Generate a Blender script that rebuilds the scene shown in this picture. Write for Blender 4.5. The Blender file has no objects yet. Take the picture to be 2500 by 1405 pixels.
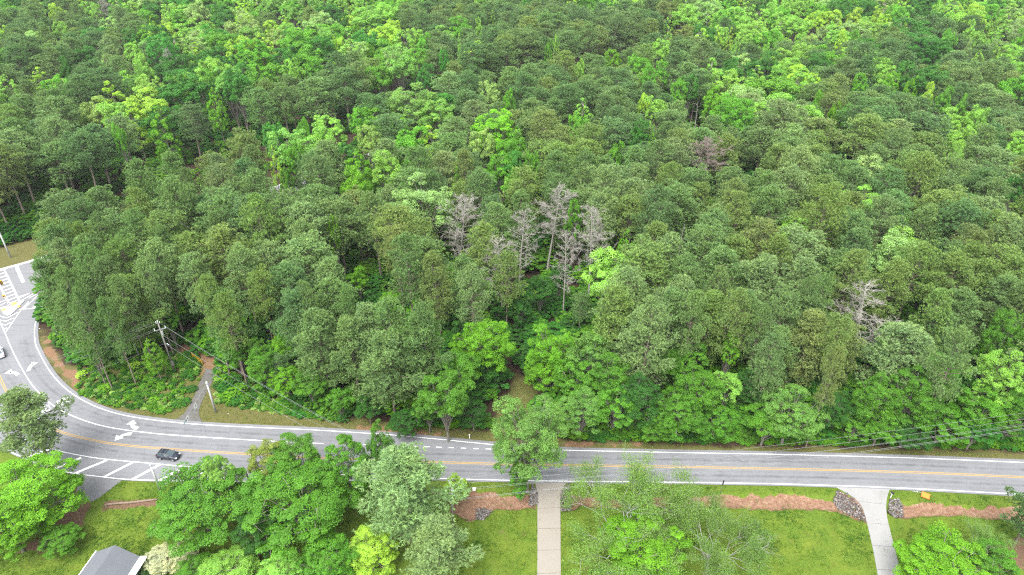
import bpy, math, random
import numpy as np
from mathutils import Vector, Matrix

# ---------------------------------------------------------------- camera, world, sun, exposure
SC = bpy.context.scene
COL = SC.collection
W0, H0, FPX = 2500.0, 1405.0, 1667.0
CAM_H, PITCH = 92.0, math.radians(32.5)
cam_d = bpy.data.cameras.new("camera")
cam_d.sensor_width = 36.0
cam_d.lens = FPX / W0 * 36.0
cam_d.clip_end = 3000.0
cam_d.clip_start = 1.0
cam = bpy.data.objects.new("camera", cam_d)
COL.objects.link(cam)
cam.location = (0, 0, CAM_H)
cam.rotation_euler = (math.pi / 2 - PITCH, 0, 0)
SC.camera = cam

SUN_EL, SUN_AZ = math.radians(60), math.radians(205)      # azimuth measured clockwise from +Y
world = bpy.data.worlds.new("World")
SC.world = world
world.use_nodes = True
nt = world.node_tree
nt.nodes.clear()
w_out = nt.nodes.new("ShaderNodeOutputWorld")
w_bg = nt.nodes.new("ShaderNodeBackground")
w_sky = nt.nodes.new("ShaderNodeTexSky")
w_sky.sky_type = 'NISHITA'
w_sky.sun_disc = False
w_sky.sun_elevation = SUN_EL
w_sky.sun_rotation = SUN_AZ
w_sky.air_density = 1.0
w_sky.dust_density = 3.0
w_hsv = nt.nodes.new("ShaderNodeHueSaturation")             # a cloud deck: the same sky with most of its blue gone
w_hsv.inputs['Saturation'].default_value = 0.14
w_bg.inputs['Strength'].default_value = 0.15
nt.links.new(w_sky.outputs[0], w_hsv.inputs['Color'])
nt.links.new(w_hsv.outputs[0], w_bg.inputs[0])
nt.links.new(w_bg.outputs[0], w_out.inputs[0])

sun_d = bpy.data.lights.new("sun", 'SUN')
sun_d.energy = 1.35
sun_d.angle = math.radians(42)
sun_d.color = (1.0, 0.97, 0.92)
sun = bpy.data.objects.new("sun", sun_d)
COL.objects.link(sun)
sdir = Vector((math.sin(SUN_AZ) * math.cos(SUN_EL), math.cos(SUN_AZ) * math.cos(SUN_EL), math.sin(SUN_EL)))
sun.rotation_euler = sdir.to_track_quat('Z', 'Y').to_euler()
sun.location = sdir * 300

SC.view_settings.view_transform = 'Standard'
SC.view_settings.look = 'None'
SC.view_settings.gamma = 1
SC.view_settings.use_curve_mapping = False
SC.view_settings.exposure = 1.8
SC.render.engine = 'CYCLES'
SC.cycles.max_bounces = 6
SC.cycles.diffuse_bounces = 4
SC.cycles.transmission_bounces = 4
SC.cycles.use_denoising = False
SC.cycles.adaptive_threshold = 0.006
SC.cycles.filter_width = 1.2

rng = np.random.default_rng(7)
random.seed(7)

# ---------------------------------------------------------------- projection helpers (photo pixel <-> place)
CP, SP = math.cos(PITCH), math.sin(PITCH)

def at(px, py, z=0.0):
    """world point seen at photo pixel (px, py) that lies at height z"""
    u, v = (px - W0 / 2) / FPX, -(py - H0 / 2) / FPX
    dx, dy, dz = u, CP + v * SP, -SP + v * CP
    t = (z - CAM_H) / dz
    return np.array((dx * t, dy * t, z))

def proj(p):
    p = np.asarray(p, float)
    x, y, z = p[..., 0], p[..., 1], p[..., 2] - CAM_H
    dep = y * CP - z * SP
    up = y * SP + z * CP
    return np.stack((W0 / 2 + FPX * x / dep, H0 / 2 - FPX * up / dep, dep), -1)

def gpoly(pts, z=0.0):
    return np.array([at(a, b, z)[:2] for a, b in pts])

# ---------------------------------------------------------------- tagging and mesh helpers
def tag(o, label=None, cat=None, group=None, kind=None):
    if label: o['label'] = label
    if cat: o['category'] = cat
    if group: o['group'] = group
    if kind: o['kind'] = kind
    return o

def empty(name, loc=(0, 0, 0), rz=0.0):
    o = bpy.data.objects.new(name, None)
    o.empty_display_size = 0.2
    o.location = loc
    o.rotation_euler = (0, 0, rz)
    COL.objects.link(o)
    return o

def link(name, me, parent=None, loc=(0, 0, 0), rot=(0, 0, 0), scale=(1, 1, 1)):
    o = bpy.data.objects.new(name, me)
    o.location, o.rotation_euler, o.scale = loc, rot, scale
    COL.objects.link(o)
    if parent is not None: o.parent = parent
    return o

def np_mesh(name, V, F, mat=None, smooth=False, fattr=None, vattr=None):
    """V (n,3); F list of int arrays (m,3) and/or (m,4)"""
    if not isinstance(F, (list, tuple)): F = [F]
    F = [np.asarray(f, np.int32) for f in F if len(f)]
    me = bpy.data.meshes.new(name)
    me.vertices.add(len(V))
    me.vertices.foreach_set("co", np.asarray(V, np.float32).ravel())
    nl = sum(f.size for f in F)
    npol = sum(len(f) for f in F)
    me.loops.add(nl)
    me.loops.foreach_set("vertex_index", np.concatenate([f.ravel() for f in F]))
    me.polygons.add(npol)
    tot = np.concatenate([np.full(len(f), f.shape[1], np.int32) for f in F])
    st = np.concatenate(([0], np.cumsum(tot)[:-1])).astype(np.int32)
    me.polygons.foreach_set("loop_start", st)
    me.polygons.foreach_set("loop_total", tot)
    if smooth: me.polygons.foreach_set("use_smooth", np.ones(npol, bool))
    me.update(calc_edges=True)
    for k, v in (fattr or {}).items():
        a = me.attributes.new(k, 'FLOAT', 'FACE'); a.data.foreach_set("value", np.asarray(v, np.float32))
    for k, v in (vattr or {}).items():
        a = me.attributes.new(k, 'FLOAT', 'POINT'); a.data.foreach_set("value", np.asarray(v, np.float32))
    if mat is not None: me.materials.append(mat)
    return me

class MB:
    """collects boxes, tubes and plates; build() links them as one mesh object"""
    def __init__(s): s.v, s.f = [], []
    def add(s, v, f):
        b = len(s.v); s.v += [tuple(p) for p in v]; s.f += [tuple(b + i for i in q) for q in f]; return s
    def box(s, c, d, rz=0.0, top=1.0, m=None):
        x, y, z = d[0] / 2, d[1] / 2, d[2] / 2
        v = []
        for sz in (-1, 1):
            k = top if sz > 0 else 1.0
            for sx, sy in ((-1, -1), (1, -1), (1, 1), (-1, 1)):
                a, b = sx * x * k, sy * y * k
                v.append((c[0] + a * math.cos(rz) - b * math.sin(rz), c[1] + a * math.sin(rz) + b * math.cos(rz), c[2] + sz * z))
        if m is not None: v = [m @ Vector(p) for p in v]
        return s.add(v, [(0, 3, 2, 1), (4, 5, 6, 7), (0, 1, 5, 4), (1, 2, 6, 5), (2, 3, 7, 6), (3, 0, 4, 7)])
    def tube(s, pts, rad, n=8, caps=True):
        pts = [Vector(p) for p in pts]
        if not hasattr(rad, '__len__'): rad = [rad] * len(pts)
        rings, ref = [], None
        for i, p in enumerate(pts):
            d = (pts[min(i + 1, len(pts) - 1)] - pts[max(i - 1, 0)]).normalized()
            if ref is None or abs(d.dot(ref)) > 0.95:
                ref = Vector((1, 0, 0)) if abs(d.x) < 0.9 else Vector((0, 1, 0))
            a = d.cross(ref).normalized(); b = d.cross(a)
            rings.append([p + (a * math.cos(2 * math.pi * k / n) + b * math.sin(2 * math.pi * k / n)) * rad[i] for k in range(n)])
        v = [q for r in rings for q in r]
        f = []
        for i in range(len(pts) - 1):
            for k in range(n):
                k2 = (k + 1) % n
                f.append((i * n + k, i * n + k2, (i + 1) * n + k2, (i + 1) * n + k))
        if caps:
            f.append(tuple(range(n))[::-1]); f.append(tuple((len(pts) - 1) * n + k for k in range(n)))
        return s.add(v, f)
    def poly(s, pts): return s.add(pts, [tuple(range(len(pts)))])
    def prism(s, pts2, z0, z1):
        n = len(pts2)
        v = [(p[0], p[1], z0) for p in pts2] + [(p[0], p[1], z1) for p in pts2]
        f = [tuple(range(n))[::-1], tuple(range(n, 2 * n))] + [(i, (i + 1) % n, n + (i + 1) % n, n + i) for i in range(n)]
        return s.add(v, f)
    def mesh(s, name, mat=None, smooth=False):
        me = bpy.data.meshes.new(name)
        me.from_pydata([tuple(p) for p in s.v], [], s.f)
        if smooth:
            for p in me.polygons: p.use_smooth = True
        if mat is not None: me.materials.append(mat)
        return me
    def build(s, name, mat=None, parent=None, smooth=False, bevel=0.0, **k):
        o = link(name, s.mesh(name, mat, smooth), parent, **k)
        if bevel:
            b = o.modifiers.new("bevel", 'BEVEL'); b.width = bevel; b.segments = 2; b.limit_method = 'ANGLE'
        return o

# ---------------------------------------------------------------- material helpers
def lin(c):
    c = np.asarray(c, float) / 255.0
    return np.where(c <= 0.04045, c / 12.92, ((c + 0.055) / 1.055) ** 2.4)

def mat_new(name):
    m = bpy.data.materials.new(name); m.use_nodes = True
    t = m.node_tree; t.nodes.clear()
    out = t.nodes.new("ShaderNodeOutputMaterial")
    return m, t, out

def N(t, typ, **k):
    n = t.nodes.new(typ)
    for a, b in k.items():
        if a.startswith('i_'):
            n.inputs[int(a[2:])].default_value = b
        else: setattr(n, a, b)
    return n

def ramp(t, stops):
    r = t.nodes.new("ShaderNodeValToRGB")
    el = r.color_ramp.elements
    while len(el) < len(stops): el.new(0.5)
    for e, (p, c) in zip(el, stops):
        e.position = p
        e.color = (*c, 1) if hasattr(c, '__len__') else (c, c, c, 1)
    return r

def mixc(t, a, b, fac, mode='MIX'):
    """colour mix; a, b, fac are sockets or constants"""
    n = t.nodes.new("ShaderNodeMix"); n.data_type = 'RGBA'; n.blend_type = mode; n.clamp_factor = True
    for sock, val in ((n.inputs[0], fac), (n.inputs[6], a), (n.inputs[7], b)):
        if hasattr(val, 'is_linked'): t.links.new(val, sock)
        elif hasattr(val, '__len__'): sock.default_value = (*val[:3], 1)
        else: sock.default_value = val
    return n.outputs[2]

def noise(t, scale, detail=4, rough=0.55, vec=None, dist=0.0):
    n = N(t, "ShaderNodeTexNoise"); n.inputs['Scale'].default_value = scale
    n.inputs['Detail'].default_value = detail; n.inputs['Roughness'].default_value = rough
    n.inputs['Distortion'].default_value = dist
    if vec is not None: t.links.new(vec, n.inputs['Vector'])
    return n.outputs['Fac']

def mth(t, op, a, b=0.0, clamp=False):
    n = N(t, "ShaderNodeMath", operation=op, use_clamp=clamp)
    for s, v in ((n.inputs[0], a), (n.inputs[1], b)):
        if hasattr(v, 'is_linked'): t.links.new(v, s)
        else: s.default_value = v
    return n.outputs[0]

def geo_pos(t):
    return N(t, "ShaderNodeNewGeometry").outputs['Position']

def simple_mat(name, col, rough=0.6, metal=0.0, var=0.15, scale=6.0, spec=0.4, bump=0.0, emis=None):
    m, t, out = mat_new(name)
    b = N(t, "ShaderNodeBsdfPrincipled")
    b.inputs['Roughness'].default_value = rough; b.inputs['Metallic'].default_value = metal
    b.inputs['Specular IOR Level'].default_value = spec
    tc = N(t, "ShaderNodeTexCoord").outputs['Object']
    f = noise(t, scale, 5, 0.6, tc)
    c = mixc(t, tuple(np.array(col) * (1 - var)), tuple(np.minimum(np.array(col) * (1 + var), 1)), f)
    t.links.new(c, b.inputs['Base Color'])
    if bump:
        bp = N(t, "ShaderNodeBump"); bp.inputs['Strength'].default_value = bump; bp.inputs['Distance'].default_value = 0.05
        t.links.new(f, bp.inputs['Height']); t.links.new(bp.outputs[0], b.inputs['Normal'])
    t.links.new(b.outputs[0], out.inputs[0])
    return m
# ---------------------------------------------------------------- curves on the ground, traced once and turned into places
def resample(P, n=None, step=None):
    P = np.asarray(P, float)
    d = np.concatenate(([0], np.cumsum(np.linalg.norm(np.diff(P, axis=0), axis=1))))
    if n is None: n = max(2, int(d[-1] / step) + 1)
    s = np.linspace(0, d[-1], n)
    return np.stack([np.interp(s, d, P[:, k]) for k in range(P.shape[1])], 1)

def smooth_line(P, step=0.5, it=3):
    """Chaikin-rounded polyline"""
    P = np.asarray(P, float)
    for _ in range(it):
        q = np.empty((2 * len(P), P.shape[1]))
        q[0], q[-1] = P[0], P[-1]
        q[1:-1:2] = 0.75 * P[:-1] + 0.25 * P[1:]
        q[2:-1:2] = 0.25 * P[:-1] + 0.75 * P[1:]
        P = q
    return resample(P, step=step)

def normals2(P):
    t = np.gradient(P, axis=0)
    t /= np.maximum(np.linalg.norm(t, axis=1, keepdims=True), 1e-9)
    return np.stack((-t[:, 1], t[:, 0]), 1)

def offset(P, d): return P + normals2(P) * d

def extend(P, a=0.0, b=0.0):
    P = np.asarray(P, float)
    if a: P = np.vstack((P[0] + (P[0] - P[1]) / np.linalg.norm(P[0] - P[1]) * a, P))
    if b: P = np.vstack((P, P[-1] + (P[-1] - P[-2]) / np.linalg.norm(P[-1] - P[-2]) * b))
    return P

def dist_line(Q, P):
    best = np.full(len(Q), 1e9)
    for a, b in zip(P[:-1], P[1:]):
        ab = b - a
        t = np.clip(((Q - a) @ ab) / max(ab @ ab, 1e-9), 0, 1)
        best = np.minimum(best, np.linalg.norm(Q - a - t[:, None] * ab, axis=1))
    return best

def inside(Q, P):
    x, y = Q[:, 0], Q[:, 1]
    r = np.zeros(len(Q), bool)
    for (x1, y1), (x2, y2) in zip(P, np.roll(P, -1, axis=0)):
        c = (y1 > y) != (y2 > y)
        r ^= c & (x < (x2 - x1) * (y - y1) / ((y2 - y1) if y2 != y1 else 1e-9) + x1)
    return r

def sdist(Q, P):
    """signed distance, positive inside"""
    d = dist_line(Q, np.vstack((P, P[:1])))
    return np.where(inside(Q, P), d, -d)

def sstep(x, a, b):
    t = np.clip((x - a) / (b - a), 0, 1); return t * t * (3 - 2 * t)

def vnoise(Q, s, seed=0):
    """cheap smooth value noise on 2-D points"""
    r = np.random.default_rng(seed); tab = r.random((64, 64))
    q = Q / s; i = np.floor(q).astype(int); f = q - i; f = f * f * (3 - 2 * f)
    g = lambda a, b: tab[(i[:, 0] + a) % 64, (i[:, 1] + b) % 64]
    return (g(0, 0) * (1 - f[:, 0]) + g(1, 0) * f[:, 0]) * (1 - f[:, 1]) + (g(0, 1) * (1 - f[:, 0]) + g(1, 1) * f[:, 0]) * f[:, 1]

EDGE_FAR = [(106, 743), (96, 759), (86, 789), (83.5, 814), (87, 844), (91, 851), (104, 878), (122, 908), (142, 932.5), (165, 954), (196, 975),
            (236, 995), (285, 1011), (342, 1022), (398.5, 1029), (455, 1035), (569, 1042), (700, 1047.5), (771.6, 1050.5), (920, 1060), (963, 1063),
            (1060, 1072), (1150, 1081), (1225, 1088.5), (1300, 1095.5), (1375, 1100), (1524, 1103), (1718, 1107), (1850, 1109), (1900, 1110), (2174, 1117), (2336, 1123), (2500, 1130)]
LANE_LINE = [(-14, 760), (0, 787), (12.5, 814), (27, 850), (45.5, 887), (75, 938), (111, 977), (142, 999.5), (182, 1019), (228, 1035), (273, 1046), (370, 1059), (455, 1065.5), (635, 1076.5), (790, 1084)]
CENTRE = [(-40, 850), (0, 921), (17, 961), (57, 1005), (82.5, 1024), (137, 1051.5), (174, 1063.5), (228, 1076), (285, 1086), (370, 1094), (484, 1102), (640, 1111),
          (810, 1120), (1021, 1128), (1225, 1133.5), (1375, 1136.5), (1621, 1139.7), (1875, 1144.8), (2109, 1150), (2336, 1158), (2498, 1166)]
EDGE_NEAR = [(40, 1065), (120, 1097), (219, 1117.5), (285, 1124.7), (370, 1132), (450, 1140), (586, 1148), (635, 1149.5), (830, 1160), (1108, 1170), (1225, 1173),
             (1313, 1175), (1524, 1176.6), (1718, 1179), (1900, 1182), (2031, 1186), (2174, 1191), (2336, 1199), (2498, 1208)]
HATCH_NEAR = [(0, 1092), (60, 1120), (125, 1146), (182, 1157), (256, 1166), (313, 1172), (410, 1174.5), (586, 1176), (720, 1176), (900, 1172), (1060, 1170.5)]

def gline(px, step=0.5, it=2): return smooth_line(gpoly(px), step, it)
L_far, L_lane, L_cen, L_near, L_hat = (gline(p) for p in (EDGE_FAR, LANE_LINE, CENTRE, EDGE_NEAR, HATCH_NEAR))
L_far, L_cen, L_near = extend(L_far, 0, 110), extend(L_cen, 0, 110), extend(L_near, 0, 110)
asph_top = offset(L_far, 0.75)
near_low = np.vstack((gpoly([(-260, 930), (-200, 1000), (-100, 1060)]), L_hat, gpoly([(1100, 1172), (1225, 1175), (1313, 1177), (1524, 1178.6), (1718, 1181), (1900, 1184), (2031, 1188), (2174, 1193.2), (2336, 1201.5), (2498, 1211)])))
near_low = extend(near_low, 0, 110)
asph_bot = offset(smooth_line(near_low, 0.5, 1), -0.25)
LANES = [gline(p) for p in ([(60, 1040), (228, 1096), (370, 1113), (640, 1130), (810, 1141), (1100, 1150), (1300, 1155), (1620, 1160), (1900, 1164), (2174, 1171), (2500, 1187), (2800, 1200)],
                            [(0, 880), (20, 925), (57, 962), (110, 1005), (182, 1038), (285, 1066), (455, 1083), (640, 1094), (1000, 1108), (1375, 1118), (1621, 1122), (1900, 1128), (2174, 1134), (2500, 1148), (2800, 1161)],
                            [(62, 830), (75, 890), (110, 940), (165, 983), (240, 1014), (370, 1044), (600, 1060), (830, 1068)])]

CROSS_FAR = [(-500, 790), (-200, 712), (0, 661), (62, 645), (200, 600), (330, 556), (480, 498), (640, 470), (800, 415), (950, 360)]
CROSS_NEAR = [(-700, 930), (-300, 960), (-60, 845), (60, 795), (112, 762), (140, 735), (230, 690), (350, 628), (490, 560), (650, 508), (800, 445), (950, 392)]
PATH_L = [(420, 1030), (452, 1010), (471, 975), (483, 944), (494, 921), (503, 900)]
PATH_R = [(494, 1034), (484, 1012), (489, 990), (501, 962), (519, 934), (527, 905)]
# ---------------------------------------------------------------- ground: one sheet, dense near the road, out to the horizon
CLAY = [gpoly(p) for p in (
    [(1100, 1210), (1121, 1204), (1150, 1200), (1215, 1203), (1267, 1213), (1300, 1200), (1312, 1206), (1312, 1250), (1290, 1241), (1240, 1247), (1205, 1245), (1160, 1272), (1134, 1270), (1100, 1250)],
    [(1366, 1206), (1395, 1190), (1440, 1215), (1520, 1222), (1588, 1217), (1637, 1211), (1718, 1213), (1745, 1208), (1799, 1205), (1850, 1205), (1928, 1202), (1986, 1211), (2035, 1213), (2044, 1199), (2068, 1205),
     (2096, 1225), (2109, 1248), (2118, 1278), (2090, 1268), (2044, 1252), (1996, 1246), (1850, 1245), (1750, 1239), (1627, 1239), (1500, 1240), (1420, 1238), (1395, 1250), (1370, 1252)],
    [(2172, 1222), (2193, 1218), (2203, 1224), (2336, 1231), (2465, 1236), (2560, 1239), (2700, 1246), (2700, 1288), (2560, 1279), (2500, 1275), (2400, 1266), (2336, 1262), (2255, 1262), (2206, 1268), (2187, 1267), (2166, 1250)])]
BARE_EARTH = [gpoly(p) for p in (                                     # red earth with little relief
    [(94, 812), (116, 820), (130, 862), (158, 893), (190, 915), (214, 950), (216, 962), (200, 955), (172, 930), (148, 900), (118, 868)],
    [(870, 1046), (960, 1047), (1060, 1056), (1090, 1064), (1000, 1062), (900, 1054)],
    [(1380, 1080), (1470, 1079), (1560, 1086), (1470, 1091), (1380, 1090)],
    [(436, 832), (462, 828), (452, 860), (430, 880), (395, 905), (375, 900), (415, 868)],
    [(498, 902), (490, 880), (465, 858), (440, 846), (455, 832), (480, 846), (515, 868), (535, 900), (522, 920), (505, 922), (492, 910)],
    [(-200, 560), (60, 545), (110, 540), (130, 560), (60, 572), (-200, 600)],
    [(1700, 650), (1730, 650), (1730, 700), (1690, 690)])]
LITTER = [gpoly(p) for p in (                                   # brown leaf litter tracks near the house
    [(176, 1165), (192, 1160), (188, 1218), (222, 1226), (214, 1262), (196, 1295), (165, 1320), (120, 1345), (40, 1352), (80, 1325), (130, 1285), (165, 1235)],
    [(550, 1352), (580, 1335), (625, 1335), (640, 1352), (610, 1380), (575, 1376)],
    [(255, 1226), (300, 1222), (384, 1216), (386, 1236), (300, 1242), (258, 1240)],
    [(2420, 1330), (2500, 1310), (2560, 1330), (2560, 1400), (2480, 1390)])]
VERGE = gpoly([(90, 800), (112, 812), (150, 890), (200, 900), (300, 890), (400, 862), (470, 850), (530, 880), (600, 930), (700, 975), (800, 1005), (860, 1022), (1000, 1036), (1100, 1046), (1190, 1052), (1235, 985), (1258, 915), (1300, 920), (1315, 985), (1330, 1062), (1400, 1076), (1700, 1088), (2000, 1094), (2300, 1098), (2700, 1112),
               (2900, 1150), (2500, 1134), (1850, 1113), (1375, 1104), (920, 1064), (455, 1039), (285, 1015), (165, 958), (91, 850)])
VERGE2 = gpoly([(-300, 650), (0, 606), (62, 590), (200, 550), (330, 515), (330, 565), (62, 650), (0, 664), (-300, 730)])

def axis(lo, hi, step, far, g=1.18):
    a = list(np.arange(lo, hi, step)); s = step
    x = hi; r = []
    while x < far: r.append(x); s *= g; x += s
    s = step; x = lo - step; l = []
    while x > -far: l.append(x); s *= g; x -= s
    return np.array(l[::-1] + a + r + [far])
gx = axis(-95, 100, 0.30, 2200)
gy = axis(50, 128, 0.30, 2400)
GX, GY = np.meshgrid(gx, gy)
Q = np.stack((GX.ravel(), GY.ravel()), 1)
road_poly = np.vstack((asph_top, asph_bot[::-1]))
nearm = (np.abs(Q[:, 0]) < 200) & (Q[:, 1] > 40) & (Q[:, 1] < 330)
Qn = Q[nearm]
def field(polys, w=0.5, amp=1.0, seed=1, grow=0.0):
    s = np.full(len(Qn), -9.0)
    for P in polys: s = np.maximum(s, sdist(Qn, P))
    s += grow + (vnoise(Qn, 1.7, seed) - 0.5) * amp + (vnoise(Qn, 0.7, seed + 5) - 0.5) * amp * 0.6
    r = np.zeros(len(Q)); r[nearm] = sstep(s, -w, w); return r
sd_road = np.full(len(Q), -9.0)
sd_road[nearm] = sdist(Qn, road_poly[::4])
f_clay = field(CLAY, 0.22, 0.9, 3, -.22)
f_bare = field(BARE_EARTH, 0.6, 1.6, 8)
f_litter = field(LITTER, 0.5, 1.2, 12)
f_verge = field([VERGE, VERGE2], 0.6, 1.2, 21)
PXQ = proj(np.column_stack((Q, np.zeros(len(Q)))))
lower = (Q[:, 1] < 74) & (sd_road < 0.3)
bl = np.interp(Q[:, 0], resample(asph_bot, n=300)[:, 0], resample(asph_bot, n=300)[:, 1])
f_lawn = sstep(bl - Q[:, 1], -0.5, 0.2) * sstep(np.abs(Q[:, 0]), 150, 120)
deep = np.zeros(len(Q)); s = np.full(len(Qn), -9.0)
for P in CLAY: s = np.maximum(s, sdist(Qn, P))
deep[nearm] = sstep(s + (vnoise(Qn, 1.2, 44) - .5) * .7, 0.0, .55)
Z = -0.60 * deep + (vnoise(Q, 1.3, 31) - 0.5) * 0.16 * f_clay + (vnoise(Q, 0.6, 33) - 0.5) * 0.12 * f_clay
Z += (vnoise(Q, 9, 51) - 0.5) * 0.25 * sstep(-sd_road, 2.0, 6.0) * (1 - f_clay) * (Q[:, 1] > 90)
Z += (vnoise(Q, 0.6, 52) - 0.5) * 0.04 * sstep(-sd_road, 0.4, 1.5) - .02
Z -= 0.05 * sstep(sd_road, -0.15, 0.3)
_cf, _cn = gline(CROSS_FAR, 2, 1), gline(CROSS_NEAR, 2, 1)
sd_cross = np.full(len(Q), -9.0); sd_cross[nearm] = sdist(Qn, np.vstack((_cf, _cn[::-1])))
_pth = np.vstack((gpoly(PATH_L), gpoly(PATH_R)[::-1]))
sd_cross[nearm] = np.maximum(sd_cross[nearm], sdist(Qn, _pth))
k_ = sstep(sd_cross, -2.0, 0.0)
Z = Z * (1 - k_) - .03 * k_
nxg, nyg = len(gx), len(gy)
ii = (np.arange(nyg - 1)[:, None] * nxg + np.arange(nxg - 1)[None, :]).ravel()
FG = np.stack((ii, ii + 1, ii + nxg + 1, ii + nxg), 1)

m, t, out = mat_new("ground_earth_and_grass")
pos = geo_pos(t)
def attr(nm): return N(t, "ShaderNodeAttribute", attribute_name=nm).outputs['Fac']
n_f, n_m, n_l = noise(t, 5.0, 5, .7, pos), noise(t, 0.9, 4, .6, pos), noise(t, 0.16, 3, .5, pos)
floor_c = mixc(t, (0.022, 0.016, 0.010), (0.063, 0.041, 0.024), n_m)
lawn_r = ramp(t, [(0.30, (0.036, 0.088, 0.008)), (0.48, (0.060, 0.128, 0.011)), (0.62, (0.092, 0.155, 0.017)), (0.80, (0.150, 0.158, 0.040))])
t.links.new(mth(t, 'ADD', mth(t, 'MULTIPLY', n_l, .55), mth(t, 'MULTIPLY', n_m, .45)), lawn_r.inputs[0])
lawn_c = mixc(t, lawn_r.outputs[0], mixc(t, (0.016, 0.046, 0.004), (0.115, 0.165, 0.020), n_f), 0.5)
lawn_c = mixc(t, lawn_c, (0.028, 0.080, 0.007), mth(t, 'MULTIPLY', noise(t, 0.55, 5, .7, pos, 1.0), .75))
lawn_c = mixc(t, lawn_c, (0.135, 0.165, 0.022), mth(t, 'MULTIPLY', mth(t, 'POWER', noise(t, 0.33, 6, .7, geo_pos(t), .6), 2.0), 1.3, True))
patch = ramp(t, [(0.64, 0.0), (0.72, 1.0)]); t.links.new(noise(t, 0.22, 5, .65, pos), patch.inputs[0])
lawn_c = mixc(t, lawn_c, (1.2, 1.18, 1.15), 1.0, 'MULTIPLY')
lawn_c = mixc(t, lawn_c, (0.174, 0.107, 0.056), mth(t, 'MULTIPLY', patch.outputs[0], .6))
verge_c = mixc(t, mixc(t, (0.063, 0.085, 0.016), (0.144, 0.130, 0.048), n_m), mixc(t, (0.037, 0.044, 0.010), (0.178, 0.148, 0.063), n_f), 0.45)
clay_r = ramp(t, [(0.30, (0.080, 0.036, 0.022)), (0.42, (0.170, 0.088, 0.054)), (0.54, (0.240, 0.148, 0.098)), (0.68, (0.340, 0.255, 0.185))])
t.links.new(mth(t, 'ADD', mth(t, 'MULTIPLY', n_f, .45), mth(t, 'MULTIPLY', noise(t, 1.6, 5, .65, pos), .55)), clay_r.inputs[0])
litter_c = mixc(t, (0.078, 0.046, 0.030), (0.200, 0.122, 0.078), n_f)
bare_c = mixc(t, mixc(t, (0.141, 0.063, 0.037), (0.266, 0.148, 0.096), n_f), (0.178, 0.141, 0.067), mth(t, 'MULTIPLY', n_m, .6))
c = mixc(t, floor_c, lawn_c, attr("lawn"))
c = mixc(t, c, verge_c, attr("verge"))
def sharp(a):
    r = ramp(t, [(0.35, 0.0), (0.65, 1.0)])
    t.links.new(mth(t, 'ADD', attr(a), mth(t, 'MULTIPLY', mth(t, 'SUBTRACT', n_f, .5), .7)), r.inputs[0]); return r.outputs[0]
c = mixc(t, c, bare_c, sharp("bare"))
c = mixc(t, c, litter_c, sharp("litter"))
c = mixc(t, c, clay_r.outputs[0], sharp("clay"))
b = N(t, "ShaderNodeBsdfPrincipled"); b.inputs['Roughness'].default_value = .9; b.inputs['Specular IOR Level'].default_value = .15
t.links.new(c, b.inputs['Base Color'])
bp = N(t, "ShaderNodeBump"); bp.inputs['Strength'].default_value = .7; bp.inputs['Distance'].default_value = .12
t.links.new(mth(t, 'ADD', n_f, noise(t, 14, 3, .6, pos)), bp.inputs['Height']); t.links.new(bp.outputs[0], b.inputs['Normal'])
t.links.new(b.outputs[0], out.inputs[0])
ground = link("ground", np_mesh("ground", np.column_stack((Q, Z)), FG, m, True,
              vattr={"lawn": f_lawn, "verge": f_verge, "clay": f_clay, "bare": f_bare, "litter": f_litter}))
tag(ground, kind='structure')

# ---------------------------------------------------------------- roads
def asphalt(name, dark, light, track=True):
    m, t, out = mat_new(name)
    pos = geo_pos(t)
    fine, mid, big = noise(t, 22, 3, .7, pos), noise(t, 1.3, 5, .6, pos), noise(t, 0.12, 4, .6, pos)
    c = mixc(t, dark, light, mth(t, 'ADD', mth(t, 'MULTIPLY', fine, .45), mth(t, 'MULTIPLY', big, .55)))
    c = mixc(t, c, tuple(np.array(dark) * .8), mth(t, 'MULTIPLY', mid, .25))
    mp = N(t, "ShaderNodeMapping"); mp.inputs['Scale'].default_value = (0.06, 1.3, 1); mp.inputs['Rotation'].default_value = (0, 0, .02)
    t.links.new(pos, mp.inputs['Vector'])
    st = ramp(t, [(0.52, 0.0), (0.75, 1.0)]); t.links.new(noise(t, 1.0, 5, .7, mp.outputs[0]), st.inputs[0])
    c = mixc(t, c, tuple(np.array(dark) * .62), mth(t, 'MULTIPLY', st.outputs[0], .55))
    if track:
        tr = N(t, "ShaderNodeAttribute", attribute_name="track").outputs['Fac']
        st2 = ramp(t, [(0.35, 0.15), (0.7, 1.0)]); t.links.new(noise(t, 0.5, 4, .7, pos), st2.inputs[0])
        c = mixc(t, c, tuple(np.array(dark) * .55), mth(t, 'MULTIPLY', mth(t, 'MULTIPLY', tr, st2.outputs[0]), .95))
    vo = N(t, "ShaderNodeTexVoronoi", feature='DISTANCE_TO_EDGE'); vo.inputs['Scale'].default_value = .22
    wp = mixc(t, pos, N(t, "ShaderNodeTexNoise").outputs['Color'], .0)
    t.links.new(pos, vo.inputs['Vector'])
    cr = ramp(t, [(0.0, 1.0), (0.008, 0.0)]); t.links.new(vo.outputs['Distance'], cr.inputs[0])
    c = mixc(t, c, (0.03, 0.03, 0.032), mth(t, 'MULTIPLY', mth(t, 'MULTIPLY', cr.outputs[0], mid), .7))
    b = N(t, "ShaderNodeBsdfPrincipled"); b.inputs['Roughness'].default_value = .85; b.inputs['Specular IOR Level'].default_value = .25
    t.links.new(c, b.inputs['Base Color'])
    bp = N(t, "ShaderNodeBump"); bp.inputs['Strength'].default_value = .3; bp.inputs['Distance'].default_value = .02
    t.links.new(fine, bp.inputs['Height']); t.links.new(bp.outputs[0], b.inputs['Normal'])
    t.links.new(b.outputs[0], out.inputs[0]); return m
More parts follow.
